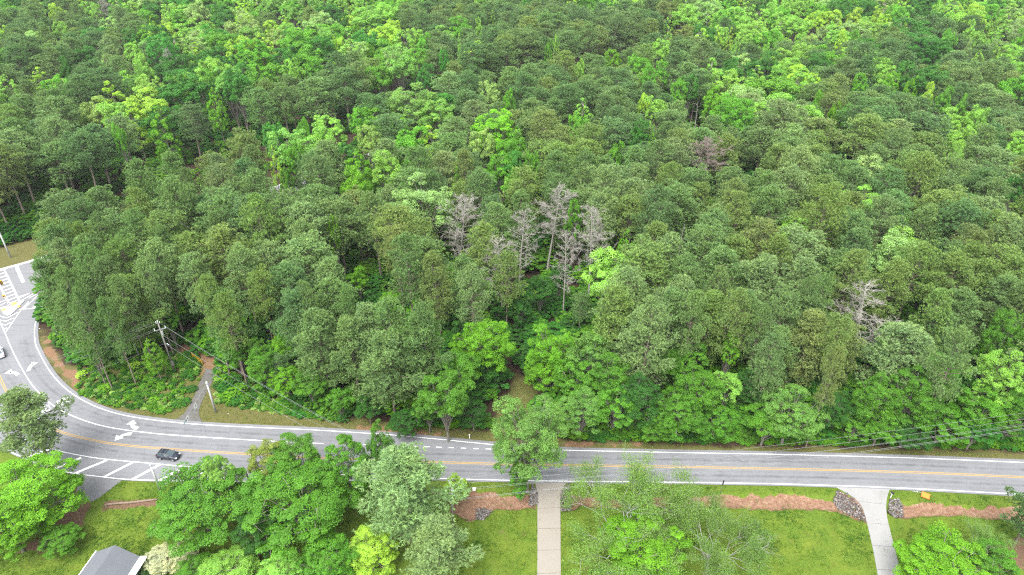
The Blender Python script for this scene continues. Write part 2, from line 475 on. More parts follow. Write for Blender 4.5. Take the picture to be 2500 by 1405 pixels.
M_ASPH = asphalt("asphalt_weathered", (0.150, 0.154, 0.165), (0.213, 0.218, 0.232))
M_ASPH2 = asphalt("asphalt_side", (0.147, 0.149, 0.158), (0.210, 0.213, 0.224), False)
M_PATHA = asphalt("asphalt_old_path", (0.059, 0.059, 0.063), (0.182, 0.171, 0.164), False)

def ribbon(P, Qb, z, across, mat, name, parent=None, track=False):
    n = len(P)
    u = np.linspace(0, 1, across)
    V = P[:, None, :] * (1 - u)[None, :, None] + Qb[:, None, :] * u[None, :, None]
    V = V.reshape(-1, 2)
    i = (np.arange(n - 1)[:, None] * across + np.arange(across - 1)[None, :]).ravel()
    F = np.stack((i, i + across, i + across + 1, i + 1), 1)
    va = None
    if track:
        d = np.min([np.abs(dist_line(V, L[::4])) for L in LANES], axis=0)
        va = {"track": np.exp(-(d / .32) ** 2) + .45 * np.exp(-((d - .95) / .35) ** 2)}
    me = np_mesh(name, np.column_stack((V, np.full(len(V), z))), F, mat, vattr=va)
    # normals must face up
    if me.polygons[0].normal.z < 0: me.flip_normals()
    return link(name, me, parent)
road = ribbon(resample(asph_top, n=620), resample(asph_bot, n=620), 0.03, 56, M_ASPH, "road", None, True)
tag(road, kind='structure')
cross_far = smooth_line(gpoly([(-500, 790), (-200, 712), (0, 661), (62, 645), (200, 600), (330, 556), (480, 498), (640, 470), (800, 415), (950, 360)]), 1.0, 2)
cross_near = smooth_line(gpoly([(-700, 930), (-300, 960), (-60, 845), (60, 795), (112, 762), (140, 735), (230, 690), (350, 628), (490, 560), (650, 508), (800, 445), (950, 392)]), 1.0, 2)
cross = ribbon(resample(cross_far, n=160), resample(cross_near, n=160), 0.024, 20, M_ASPH2, "side_road")
tag(cross, kind='structure')
M_KERB = simple_mat("kerb_concrete", (0.350, 0.350, 0.350), .85, var=.2, scale=3)
kerb_t, kerb_b = offset(cross_far, 0.9), offset(cross_far, 0.0)
if np.mean(kerb_t[:, 1]) < np.mean(kerb_b[:, 1]): kerb_t = offset(cross_far, -0.9)
kb = MB()
K0, K1 = resample(kerb_b, n=90), resample(kerb_t, n=90)
for i in range(89):
    a, b_, c_, d_ = K0[i], K0[i + 1], K1[i + 1], K1[i]
    kb.add([(*a, 0.02), (*b_, 0.02), (*c_, 0.02), (*d_, 0.02), (*a, 0.04), (*b_, 0.04), (*c_, 0.16), (*d_, 0.16)], [(4, 5, 6, 7), (2, 3, 7, 6), (0, 1, 5, 4)])
tag(kb.build("kerb", M_KERB), kind='structure')

# painted markings: sheets a few millimetres above the asphalt, parts of the road they lie on
def paint(name, col, wear=.35):
    m, t, out = mat_new(name)
    pos = geo_pos(t)
    b = N(t, "ShaderNodeBsdfPrincipled"); b.inputs['Roughness'].default_value = .7
    r = ramp(t, [(0.60, 0.0), (0.72, 1.0)]); t.links.new(noise(t, 3.5, 6, .75, pos), r.inputs[0])
    c = mixc(t, col, (0.28, 0.28, 0.29), mth(t, 'MULTIPLY', r.outputs[0], wear))
    c = mixc(t, c, tuple(np.array(col) * .82), mth(t, 'MULTIPLY', noise(t, .6, 3, .5, pos), .5))
    t.links.new(c, b.inputs['Base Color']); t.links.new(b.outputs[0], out.inputs[0]); return m
M_WHITE = paint("road_paint_white", (0.680, 0.680, 0.680))
M_YEL = paint("road_paint_yellow", (0.42, 0.255, 0.055), .5)
ZM = 0.037

def stripe(name, P, w, mat, parent=road, off=0.0, z=ZM):
    P = np.asarray(P, float)
    o = ribbon(offset(P, off - w / 2), offset(P, off + w / 2), z, 2, mat, name, parent)
    return o
stripe("edge_line", L_far, .17, M_WHITE)
stripe("lane_line", L_lane, .18, M_WHITE)
stripe("centre_line", L_cen, .13, M_YEL, off=.16)
stripe("centre_line", L_cen, .13, M_YEL, off=-.16)
stripe("edge_line", L_near, .17, M_WHITE)
stripe("edge_line", L_hat, .17, M_WHITE, z=ZM + .004)
dash = smooth_line(gpoly([(850, 1085), (1085, 1093), (1149, 1095.7), (1215, 1097.6), (1330, 1100)]), .25, 1)
for k in range(14):
    a = 2 + k * 9
    if a + 4 < len(dash): stripe("lane_dash", dash[a:a + 5], .18, M_WHITE)
for a, b2 in (((131, 1146), (199, 1118)), ((182, 1157), (262, 1124)), ((253, 1166), (324.5, 1129.5)), ((322, 1172), (391, 1135)), ((388.5, 1174), (452, 1141)), ((455, 1175), (520, 1144.5)),
              ((532, 1175.5), (586, 1149)), ((606, 1175.5), (645, 1150.5)), ((690, 1175.5), (715, 1155)), ((60, 1119), (120, 1098))):
    P = resample(gpoly([a, b2]), n=4)
    stripe("hatch_bar", P, .5, M_WHITE, z=ZM + .008)
stripe("tick_mark", resample(gpoly([(396, 1187), (411, 1178)]), n=2), .22, M_WHITE, cross, z=.034)

def flat_shape(name, pts, parent, mat=M_WHITE, z=ZM):
    me = bpy.data.meshes.new(name)
    me.from_pydata([(p[0], p[1], z) for p in pts], [], [tuple(range(len(pts)))])
    me.update()
    if me.polygons[0].normal.z < 0: me.flip_normals()
    me.materials.append(mat)
    return link(name, me, parent)

def turn_arrow(p_tail, p_mid, p_tip, w=.34, head=.95):
    """a bent arrow: quadratic stem and a triangular head"""
    A, B, C = (at(*p)[:2] for p in (p_tail, p_mid, p_tip))
    u = np.linspace(0, 1, 10)[:, None]
    S = (1 - u) ** 2 * A + 2 * u * (1 - u) * B + u ** 2 * C
    d = (C - S[-3]); L = np.linalg.norm(C - A); d /= np.linalg.norm(d); n = np.array((-d[1], d[0]))
    hl = L * .40; base = C - d * hl
    keep = S[[np.dot(p - base, d) < -.02 for p in S]]
    keep = np.vstack((keep, base))
    wd = np.linspace(w * 1.15, w * .8, len(keep))[:, None]
    nn = normals2(keep)
    Lf, Rt = keep + nn * wd / 1.0, keep - nn * wd / 1.0
    me_pts = list(Lf) + [base + n * head, C, base - n * head] + list(Rt[::-1])
    # head and stem as two convex-ish polygons
    mb = MB(); z = ZM
    for i in range(len(keep) - 1):
        mb.add([(*Lf[i], z), (*Rt[i], z), (*Rt[i + 1], z), (*Lf[i + 1], z)], [(0, 1, 2, 3)])
    mb.add([(*(base + n * head), z), (*(base - n * head), z), (*C, z)], [(0, 1, 2)])
    return mb.build("turn_arrow", M_WHITE, road)
turn_arrow((70, 906), (72, 890), (92.5, 885.5))
turn_arrow((44, 916), (33, 905), (10, 912.5))
turn_arrow((336, 1047), (315, 1042), (326.5, 1026))
turn_arrow((321, 1060), (300, 1059), (280, 1076.5))

def road_text(txt, p_left, p_right, p_up, parent=road):
    """letters painted flat: baseline from p_left to p_right, cap height up to p_up (photo pixels on the ground)"""
    cu = bpy.data.curves.new("lettering", 'FONT'); cu.body = txt; cu.size = 1.0
    tmp = bpy.data.objects.new("lettering_tmp", cu); COL.objects.link(tmp)
    bpy.context.view_layer.update()
    me = bpy.data.meshes.new_from_object(tmp.evaluated_get(bpy.context.evaluated_depsgraph_get()))
    bpy.data.objects.remove(tmp); bpy.data.curves.remove(cu)
    co = np.empty(len(me.vertices) * 3, np.float32); me.vertices.foreach_get("co", co); co = co.reshape(-1, 3)
    co[:, 0] -= co[:, 0].min(); co[:, 0] /= co[:, 0].max(); co[:, 1] -= co[:, 1].min(); co[:, 1] /= co[:, 1].max()
    A, B, C = at(*p_left)[:2], at(*p_right)[:2], at(*p_up)[:2]
    xy = A + co[:, :1] * (B - A) + co[:, 1:2] * (C - A)
    V = np.column_stack((xy, np.full(len(xy), ZM)))
    me.vertices.foreach_set("co", V.astype(np.float32).ravel()); me.update(); me.materials.clear(); me.materials.append(M_WHITE)
    me.name = "lane_lettering"
    return link("lane_lettering", me, parent)
road_text("ONLY", (147, 993.5), (177, 978), (136, 981))
road_text("ONLY", (99, 1014), (129, 999), (89, 1001))

# intersection markings
def bar(a, b, w, name="marking_bar", parent=cross, mat=M_WHITE, z=ZM + .002): return stripe(name, resample(gpoly([a, b]), n=2), w, mat, parent, z=z)
bar((8.5, 655), (48.6, 737), .38, "crosswalk_line")
bar((-18, 663), (23.7, 747), .38, "crosswalk_line")
for k in range(11):
    u = (k + .4) / 11
    a = (-18 + u * 41.7, 663 + u * 84); b2 = (8.5 + u * 40.1, 655 + u * 82)
    bar(a, b2, .42, "crosswalk_bar", z=ZM - .003)
bar((40, 651), (57, 690), .75, "stop_line")
for a, b2 in (((48, 728), (75, 716)), ((52, 735), (86, 715)), ((70, 729), (92, 718)), ((62, 752), (92, 722)), ((58, 756), (70, 742)), ((30, 730), (75, 716)), ((47, 757), (97, 751.5)),
              ((80, 752), (88, 742)), ((84, 752), (92, 742)), ((0, 739), (18, 731)), ((0, 747), (14, 739)), ((-20, 742), (0, 735))):
    bar(a, b2, .2, "hatch_bar", z=ZM + .006)
for a, mid, b2 in (((-6, 771), (17, 777), (43, 764)), ((-2, 782), (15, 785), (34, 777)), ((2, 792), (15, 794.5), (26, 788)), ((8, 802), (12, 804), (17, 801))):
    bar(a, mid, .22, "chevron_bar", z=ZM + .006); bar(mid, b2, .22, "chevron_bar", z=ZM + .010)
bar((12.5, 814), (52, 757), .2, "hatch_bar", z=ZM + .014); bar((52, 757), (70, 737), .2, "hatch_bar", z=ZM + .014)
bar((90, 688), (128, 680), .13, "yellow_line", mat=M_YEL)

# island
M_CONC = simple_mat("concrete_pale", (0.385, 0.378, 0.364), .85, var=.12, scale=1.5, bump=.2)
isl_px = [(1, 752), (3, 758), (9, 768), (18, 772), (28, 769), (40, 758), (50, 746), (62, 735), (56, 735), (46, 738), (27, 746), (12, 750)]
isl = MB().prism(gpoly(isl_px)[::-1], .03, .17).build("traffic_island", M_CONC, bevel=.03)
tag(isl, "pale concrete traffic island with yellow tactile pads beside the crosswalk", "traffic island")
M_PAD = simple_mat("tactile_yellow", (0.70, 0.42, 0.10), .7)
for px in ([(28, 742), (40, 737), (42, 744), (30, 749)], [(43, 749), (48, 745), (51, 750), (45, 754)], [(3, 757), (14, 754), (16, 759), (5, 762)]):
    flat_shape("tactile_pad", gpoly(px), isl, M_PAD, .176)

# ---------------------------------------------------------------- driveways, apron and path
def slab_mat(name, a, b_, stain, sc=.5):
    m, t, out = mat_new(name)
    pos = geo_pos(t)
    c = mixc(t, a, b_, noise(t, sc, 5, .6, pos))
    r = ramp(t, [(0.5, 0.0), (0.75, 1.0)]); t.links.new(noise(t, .35, 5, .65, pos), r.inputs[0])
    c = mixc(t, c, stain, mth(t, 'MULTIPLY', r.outputs[0], .35))
    sp = noise(t, 9, 4, .7, pos)
    c = mixc(t, c, tuple(np.array(stain) * .8), mth(t, 'MULTIPLY', sp, .10))
    bb = N(t, "ShaderNodeBsdfPrincipled"); bb.inputs['Roughness'].default_value = .85; bb.inputs['Specular IOR Level'].default_value = .2
    t.links.new(c, bb.inputs['Base Color']); t.links.new(bb.outputs[0], out.inputs[0]); return m
M_DRV1 = slab_mat("driveway_buff_concrete", (0.215, 0.195, 0.168), (0.285, 0.262, 0.230), (0.150, 0.118, 0.090), .35)
M_DRV2 = slab_mat("driveway_new_concrete", (0.225, 0.225, 0.222), (0.285, 0.285, 0.280), (0.17, 0.162, 0.150))

def slab_strip(name, Lp, Rp, cuts, mat, label, z0=-.15, z1=.05, gap=.06):
    """a driveway cast in slabs: left and right edges (photo pixels), cut at parameters"""
    root = empty(name, (*np.mean(gpoly(Lp + Rp), axis=0), 0.0))
    L, R = resample(smooth_line(gpoly(Lp), .3, 2), n=200), resample(smooth_line(gpoly(Rp), .3, 2), n=200)
    o = np.array(root.location)[:2]
    slabs = []
    for a, b2 in zip(cuts[:-1], cuts[1:]):
        i0, i1 = int(a * 199), int(b2 * 199)
        ln = np.linalg.norm(L[i1] - L[i0]); g = gap / max(ln, .1)
        idx = np.linspace(i0 + g * (i1 - i0) * .5, i1 - g * (i1 - i0) * .5, 7)
        f = lambda P: np.stack([np.interp(idx, np.arange(200), P[:, k]) for k in range(2)], 1) - o
        ring = np.vstack((f(L), f(R)[::-1]))
        if np.sum(ring[:, 0] * np.roll(ring[:, 1], -1) - np.roll(ring[:, 0], -1) * ring[:, 1]) < 0: ring = ring[::-1]
        slabs.append(MB().prism(ring, z0, z1 + random.uniform(-.006, .006)).build("concrete_slab", mat, root))
    tag(root, kind='structure')
    return root
slab_strip("driveway", [(1307, 1180), (1308, 1188), (1312, 1205), (1312, 1230), (1312, 1405), (1308, 1560), (1300, 1800)], [(1381, 1180), (1379, 1188), (1368.5, 1205), (1368, 1230), (1369, 1405), (1371, 1560), (1372, 1800)],
           [0, .05, .14, .24, .34, .44, .54, .64, .74, .84, 1], M_DRV1, "")
slab_strip("driveway", [(2041, 1190), (2065, 1203), (2090, 1218), (2106, 1240), (2112, 1260), (2122, 1300), (2133, 1350), (2143, 1405), (2160, 1520), (2175, 1650)],
           [(2172, 1195.5), (2168, 1207), (2164, 1222), (2163, 1240), (2165, 1262), (2174, 1300), (2187, 1350), (2201, 1405), (2225, 1520), (2245, 1650)],
           [0, .12, .25, .38, .51, .64, .77, .9, 1], M_DRV2, "")
apron = flat_shape("driveway_apron", gpoly([(190, 1161), (250, 1168), (297, 1174), (280, 1187), (260, 1203), (243, 1215), (224, 1226), (205, 1219), (189, 1218), (188, 1190)]), None, M_ASPH2, .026)
tag(apron, kind='structure')
path_l = gpoly([(420, 1030), (452, 1010), (471, 975), (483, 944), (494, 921), (503, 900)])
path_r = gpoly([(494, 1034), (484, 1012), (489, 990), (501, 962), (519, 934), (527, 905)])
path = ribbon(resample(smooth_line(path_l, .4, 2), n=40), resample(smooth_line(path_r, .4, 2), n=40), 0.02, 8, M_PATHA, "footpath")
tag(path, kind='structure')
# ---------------------------------------------------------------- tree materials
def foliage(name, gloss=.25, trans=.32, vary=.32):
    m, t, out = mat_new(name)
    tint = N(t, "ShaderNodeAttribute", attribute_name="tint", attribute_type='INSTANCER').outputs['Color']
    rnd = N(t, "ShaderNodeAttribute", attribute_name="rnd").outputs['Fac']
    r = ramp(t, [(0.0, 1 - vary), (1.0, 1 + vary)]); t.links.new(rnd, r.inputs[0])
    c = mixc(t, tint, r.outputs[0], 1.0, 'MULTIPLY')
    pn = geo_pos(t)
    dr = ramp(t, [(0.30, (.84, .90, 1.02)), (0.5, (1, 1, 1)), (0.72, (1.12, 1.09, .98))]); t.links.new(noise(t, .28, 4, .65, pn), dr.inputs[0])
    c = mixc(t, c, dr.outputs[0], 1.0, 'MULTIPLY')
    # young tips a little yellower than old leaves
    yr = ramp(t, [(0.55, 0.0), (1.0, 0.35)]); t.links.new(rnd, yr.inputs[0])
    c = mixc(t, c, mixc(t, c, (1.08, 1.05, .75), 1.0, 'MULTIPLY'), yr.outputs[0])
    b = N(t, "ShaderNodeBsdfPrincipled"); b.inputs['Roughness'].default_value = .5; b.inputs['Specular IOR Level'].default_value = gloss
    t.links.new(c, b.inputs['Base Color'])
    tr = N(t, "ShaderNodeBsdfTranslucent"); t.links.new(mixc(t, c, (1.1, 1.15, .6), 1.0, 'MULTIPLY'), tr.inputs[0])
    mx = N(t, "ShaderNodeMixShader"); mx.inputs[0].default_value = trans
    t.links.new(b.outputs[0], mx.inputs[1]); t.links.new(tr.outputs[0], mx.inputs[2])
    t.links.new(mx.outputs[0], out.inputs[0]); return m
M_NEEDLE = foliage("pine_needles", .14, .25, .42)
M_LEAF = foliage("broad_leaves", .3, .38, .34)

def bark(name, a, b_, sc=3.0):
    m, t, out = mat_new(name)
    tc = N(t, "ShaderNodeTexCoord").outputs['Object']
    mp = N(t, "ShaderNodeMapping"); mp.inputs['Scale'].default_value = (1, 1, .25); t.links.new(tc, mp.inputs[0])
    f = noise(t, sc, 5, .7, mp.outputs[0])
    bb = N(t, "ShaderNodeBsdfPrincipled"); bb.inputs['Roughness'].default_value = .9; bb.inputs['Specular IOR Level'].default_value = .15
    t.links.new(mixc(t, a, b_, f), bb.inputs['Base Color']); t.links.new(bb.outputs[0], out.inputs[0]); return m
M_BARK_P = bark("pine_bark", (0.10, 0.075, 0.062), (0.27, 0.22, 0.19))
M_BARK_B = bark("broadleaf_bark", (0.10, 0.09, 0.075), (0.25, 0.23, 0.20))
M_BARK_D = bark("dead_wood_grey", (0.20, 0.19, 0.168), (0.37, 0.35, 0.31))
M_BARK_R = bark("dead_wood_pinkish", (0.17, 0.135, 0.12), (0.28, 0.225, 0.20))
M_BARK_W = bark("lichen_white_bark", (0.15, 0.15, 0.14), (0.33, 0.33, 0.31))

# ---------------------------------------------------------------- tree geometry
def unit(v): return v / np.maximum(np.linalg.norm(v, axis=-1, keepdims=True), 1e-9)

def seg_mesh(S, n=5):
    """S rows: p0(3) p1(3) r0 r1 -> open tubes"""
    S = np.asarray(S, float)
    p0, p1, r0, r1 = S[:, :3], S[:, 3:6], S[:, 6], S[:, 7]
    d = unit(p1 - p0)
    ref = np.where(np.abs(d[:, 2:3]) < .9, np.array([[0, 0, 1.0]]), np.array([[1.0, 0, 0]]))
    a = unit(np.cross(d, ref)); b = np.cross(d, a)
    th = np.arange(n) * 2 * np.pi / n
    ring = a[:, None, :] * np.cos(th)[None, :, None] + b[:, None, :] * np.sin(th)[None, :, None]
    V = np.concatenate((p0[:, None] + ring * r0[:, None, None], p1[:, None] + ring * r1[:, None, None]), 1).reshape(-1, 3)
    base = (np.arange(len(S)) * 2 * n)[:, None]
    k = np.arange(n); k2 = (k + 1) % n
    F = np.stack((base + k, base + k2, base + n + k2, base + n + k), -1).reshape(-1, 4)
    return V, F

def wander(r, p, d, L, n, wob, up=0.0):
    """polyline of n segments"""
    P = [np.array(p, float)]; d = np.array(d, float)
    for _ in range(n):
        d = d + r.normal(0, wob, 3); d[2] += up; d /= np.linalg.norm(d)
        P.append(P[-1] + d * L / n)
    return np.array(P)

def limb(S, P, r0, r1):
    rr = np.linspace(r0, r1, len(P))
    for i in range(len(P) - 1): S.append((*P[i], *P[i + 1], rr[i], rr[i + 1]))

def leaf_quads(P, Nn, size, r, asp=.62):
    n = len(P)
    t = unit(np.cross(Nn, r.normal(0, 1, (n, 3)))); b = np.cross(unit(Nn), t)
    s = (size * r.uniform(.7, 1.3, n))[:, None]
    nn = unit(Nn) * s * .12
    V = np.stack((P - t * s / 2, P + b * s * asp / 2 + nn, P + t * s / 2, P - b * s * asp / 2 + nn), 1).reshape(-1, 3)
    return V, np.arange(n * 4).reshape(-1, 4)

PH, PR = 24.0, 5.0
def make_pine(seed, cb=.48, nb=44, dens=1.0, shape=0):
    r = np.random.default_rng(seed)
    T = [np.array((0, 0, -.3))]
    off = np.zeros(2)
    for k in range(1, 9):
        off = off + r.normal(0, .11, 2); T.append(np.array((off[0], off[1], PH * .97 * k / 8)))
    T = np.array(T); S = []
    limb(S, T, .27, .07)
    tz = lambda z: np.array((np.interp(z, T[:, 2], T[:, 0]), np.interp(z, T[:, 2], T[:, 1]), z))
    C, rad = [], []
    for i in range(nb):
        u = (i + r.uniform(-.4, .4)) / nb
        u = min(max(u, 0), .985)
        z = PH * (cb + (1 - cb) * u * .97)
        prof = (1 - u ** (2.6 if shape == 0 else 1.5)) ** .62 * (.62 + .38 * min(1, u * 3.2))
        L = PR * prof * r.uniform(.62, 1.12) * (.9 if r.random() > .12 else 1.25)
        az = i * 2.39996 + r.uniform(-.5, .5)
        sl = -.12 + .95 * u + r.uniform(-.18, .18)
        d = unit(np.array((math.cos(az), math.sin(az), sl)))
        P = wander(r, tz(z), d, L, 4, .13, .035)
        limb(S, P, .075 * (1.2 - u * .7), .02)
        nc = max(2, int(L * .95))
        for k in range(nc):
            f = r.uniform(.38, 1.02) if k else 1.0
            q = P[0] + (P[-1] - P[0]) * f + np.array((r.normal(0, .48), r.normal(0, .48), r.normal(.12, .25))) * (f > .3)
            C.append(q); rad.append(r.uniform(.80, 1.45) * (.75 + .25 * prof))
    for _ in range(5):
        C.append(np.array((T[-1][0] + r.normal(0, .6), T[-1][1] + r.normal(0, .6), PH * r.uniform(.92, 1.0)))); rad.append(r.uniform(.55, .8))
    C, rad = np.array(C), np.array(rad)
    nt_ = int(21 * dens)                                                    # tufts per clump
    ci = np.repeat(np.arange(len(C)), nt_)
    D = unit(r.normal(0, 1, (len(ci), 3)) + np.array((0, 0, .35)))
    tp = C[ci] + D * (rad[ci] * r.uniform(.45, 1.0, len(ci)) ** .7)[:, None] * np.array((1, 1, .62))
    td = unit(D + np.array((0, 0, .55)) + r.normal(0, .25, D.shape))
    tr = r.random(len(ci))
    nn_ = 8
    ti = np.repeat(np.arange(len(tp)), nn_)
    nd = unit(td[ti] + r.normal(0, .62, (len(ti), 3)))
    L = r.uniform(.28, .50, len(ti))[:, None]
    w = unit(np.cross(nd, r.normal(0, 1, nd.shape))) * .062
    p = tp[ti]
    V = np.stack((p - w, p + w, p + nd * L + w * .35), 1).reshape(-1, 3)
    F = np.arange(len(V)).reshape(-1, 3)
    rnd = np.clip(tr[ti] * .6 + r.random(len(ti)) * .4, 0, 1)
    crown = np_mesh("pine_crown", V, F, M_NEEDLE, fattr={"rnd": rnd})
    tv, tf = seg_mesh(S, 6)
    trunk = np_mesh("pine_trunk", tv, tf, M_BARK_P, True)
    return crown, trunk

BH, BR = 22.0, 5.0
def make_broad(seed, form='round', lobes=18, sub=8, per=80, leaf=.40, bark_m=None, lo=.28):
    r = np.random.default_rng(seed)
    Lc, Lr = [], []
    if form == 'round':
        zc, rz = BH * (.5 + lo * .5) , BH * (.5 - lo * .5)
        for k in range(lobes):
            zz = 1 - (k + .5) / lobes * 1.62
            a = k * 2.39996 + r.uniform(-.4, .4); q = math.sqrt(max(0, 1 - zz * zz))
            f = r.uniform(.48, .90) if lobes < 30 else r.uniform(.45, .98)
            Lc.append((BR * q * math.cos(a) * f, BR * q * math.sin(a) * f, zc + rz * zz * f)); Lr.append(BR * r.uniform(.20, .44) * (1 if lobes < 30 else .80)); f_in = 1
        Lc.append((0, 0, zc)); Lr.append(BR * .5)
    else:
        w = .70 if form == 'cone' else .42
        for k in range(lobes):
            u = (k + r.uniform(.1, .9)) / lobes
            z = BH * (lo + (1 - lo) * u * .95)
            prof = (math.sin(math.pi * min(1, .18 + u * .82)) ** .7) if form == 'column' else (1 - u ** 2.4) ** .75 * (.75 + .25 * min(1, u * 4))
            R = BR * prof * (1.0 if form == 'cone' else .62)
            a = k * 2.39996 + r.uniform(-.5, .5)
            Lc.append((R * w * math.cos(a), R * w * math.sin(a), z)); Lr.append(max(.55, R * r.uniform(.36, .52)))
        Lc.append((0, 0, BH * .96)); Lr.append(.75)
    Lc, Lr = np.array(Lc), np.array(Lr)
    axis_ = np.column_stack((np.zeros((len(Lc), 2)), Lc[:, 2] - Lr * .5))
    out = unit(Lc - axis_ + np.array((0, 0, .8)))
    li = np.repeat(np.arange(len(Lc)), sub)
    D = unit(out[li] * .75 + r.normal(0, .75, (len(li), 3)))
    Sc = Lc[li] + D * (Lr[li] * r.uniform(.55, .9, len(li)))[:, None]
    Sr = Lr[li] * r.uniform(.36, .58, len(li))
    lobe_t = r.random(len(Sc))
    si = np.repeat(np.arange(len(Sc)), per)
    E = unit(D[si] * .5 + np.array((0, 0, .25)) + r.normal(0, .8, (len(si), 3)))
    P = Sc[si] + E * (Sr[si] * r.uniform(.55, 1.05, len(si)))[:, None] * np.array((1, 1, .85))
    Nn = unit(E * .7 + np.array((0, 0, .45)) + r.normal(0, .45, E.shape))
    V, F = leaf_quads(P, Nn, leaf, r)
    rnd = np.clip(lobe_t[si] * .45 + r.random(len(si)) * .55, 0, 1)
    crown = np_mesh("leaf_crown", V, F, M_LEAF, fattr={"rnd": rnd})
    S = []
    T = wander(r, (0, 0, -.3), (0, 0, 1), BH * (.45 if form == 'round' else .9), 6, .035, .02)
    limb(S, T, .30, .14 if form == 'round' else .05)
    for c in Lc:
        j = min(len(T) - 1, int(r.uniform(2, len(T)))) if form == 'round' else int(np.argmin(np.abs(T[:, 2] - c[2] + 1.5)))
        p = T[j]
        mid = (p + c) / 2 + r.normal(0, .35, 3)
        limb(S, np.array((p, mid, c)), .11, .03)
        for _ in range(3): 
            e = c + unit(r.normal(0, 1, 3) + np.array((0, 0, .5))) * BR * .25
            S.append((*c, *e, .03, .012))
    tv, tf = seg_mesh(S, 6)
    return crown, np_mesh("branching_trunk", tv, tf, bark_m or M_BARK_B, True)

def make_bare(seed, H=24.0, R=5.0, cb=.38, nb=36, mat=None, twig=1.0, lean=0.0, up=.25, rad=.25):
    """leafless conifer: trunk, limbs, side branches and a haze of twigs"""
    r = np.random.default_rng(seed)
    T = wander(r, (0, 0, -.3), (lean, 0, 1), H, 9, .02, .01)
    S = []; limb(S, T, rad, .05)
    tips = []
    for i in range(nb):
        u = (i + r.random()) / nb
        zf = cb + (1 - cb) * u * .99
        p = T[0] + 0; k = zf * (len(T) - 1); k0 = min(int(k), len(T) - 2); p = T[k0] + (T[k0 + 1] - T[k0]) * (k - k0)
        prof = (1 - u ** 2.0) ** .6 * (.55 + .45 * min(1, u * 3))
        L = R * prof * r.uniform(.55, 1.15) + .4
        az = i * 2.39996 + r.uniform(-.6, .6)
        B = wander(r, p, unit(np.array((math.cos(az), math.sin(az), up + .7 * u * u + r.uniform(-.15, .2)))), L, 4, .16, .03)
        limb(S, B, .065, .022)
        nsub = max(2, int(L * 1.9))
        for _ in range(nsub):
            f = r.uniform(.25, 1.0) * 4; j = min(int(f), 3); q = B[j] + (B[j + 1] - B[j]) * (f - j)
            d = unit((B[j + 1] - B[j]) / L * 2 + r.normal(0, .6, 3) + np.array((0, 0, .25)))
            l2 = r.uniform(.5, 1.3) * (.5 + .12 * L)
            Bb = wander(r, q, d, l2, 2, .22, .04); limb(S, Bb, .028, .016)
            for _ in range(int(4 * twig)):
                f2 = r.uniform(.2, 1); w = Bb[0] + (Bb[-1] - Bb[0]) * f2
                e = w + unit(d + r.normal(0, .7, 3) + np.array((0, 0, .2))) * r.uniform(.3, .75)
                S.append((*w, *e, .020, .012)); tips.append(e)
    tv, tf = seg_mesh(S[:9 + nb * 4], 5)
    V2, F2 = seg_mesh(S[9 + nb * 4:], 3)
    V = np.vstack((tv, V2)); F = np.vstack((tf, F2 + len(tv)))
    return np_mesh("bare_branches", V, F, mat or M_BARK_D, False), np.array(tips)

def make_pecan(seed, H=15.0, R=6.5, leafn=70000, leaf=.14):
    """spreading half-bare tree: pale crooked limbs, thin feathery leaves"""
    r = np.random.default_rng(seed)
    S = []; T = wander(r, (0, 0, -.3), (0, 0, 1), H * .3, 3, .05, .02); limb(S, T, .30, .22); tips = []
    def rec(p, d, L, rad, dep):
        B = wander(r, p, d, L, 4, .24, .03); limb(S, B, rad * .55, rad * .34)
        if dep == 0: tips.extend(B[1:]); return
        for _ in range(3 if dep > 1 else 4):
            f = r.uniform(.35, 1) * 4; j = min(int(f), 3); q = B[j] + (B[j + 1] - B[j]) * (f - j)
            rec(q, unit(d + r.normal(0, .62, 3) + np.array((0, 0, .12))), L * r.uniform(.5, .72), rad * .5, dep - 1)
        rec(B[-1], unit(d + r.normal(0, .3, 3)), L * .65, rad * .55, dep - 1)
    for k in range(8):
        a = k * 2.39996; zz = r.uniform(.35, 1.3)
        rec(T[-1] if k > 3 else T[-2], unit(np.array((math.cos(a), math.sin(a), zz))), H * .36, .13, 3)
    tips = np.array(tips)
    ti = r.integers(0, len(tips), leafn)
    P = tips[ti] + r.normal(0, .30, (leafn, 3))
    keep = vnoise(P[:, :2] + P[:, 2:3] * .7, 2.2, seed) > .34
    P = P[keep]
    V, F = leaf_quads(P, unit(r.normal(0, .6, P.shape) + np.array((0, 0, .7))), leaf, r, .5)
    crown = np_mesh("sparse_crown", V, F, M_LEAF, fattr={"rnd": r.random(len(P))})
    tv, tf = seg_mesh(S, 5)
    return crown, np_mesh("pale_limbs", tv, tf, M_BARK_W, False)

PINES = [make_pine(11 + k, cb, nb, dn, sh) for k, (cb, nb, dn, sh) in enumerate(((.46, 58, 1.0, 0), (.40, 62, 1.0, 0), (.50, 54, 1.05, 0), (.44, 60, .9, 0), (.36, 64, 1.0, 1), (.54, 52, 1.1, 0), (.32, 66, 1.0, 1)))]
ROUND = [make_broad(40 + k, 'round', lb, sb, 130, .30, None, lo) for k, (lb, sb, lo) in enumerate(((18, 8, .44), (22, 7, .40), (15, 9, .48), (20, 8, .36), (26, 6, .42)))]
CONES = [make_broad(60 + k, 'cone', lb, sb, 115, .30, None, lo) for k, (lb, sb, lo) in enumerate(((24, 7, .22), (20, 8, .16), (28, 6, .28), (22, 7, .12)))]
FRONT_P = [make_pine(31 + k, cb, nb, dn, 1) for k, (cb, nb, dn) in enumerate(((.34, 62, 1.5), (.30, 66, 1.5)))]
FRONT_B = [make_broad(140 + k, 'round', lb, 8, 92, .21, None, lo) for k, (lb, lo) in enumerate(((58, .22), (62, .14), (54, .28), (60, .10), (56, .18)))]
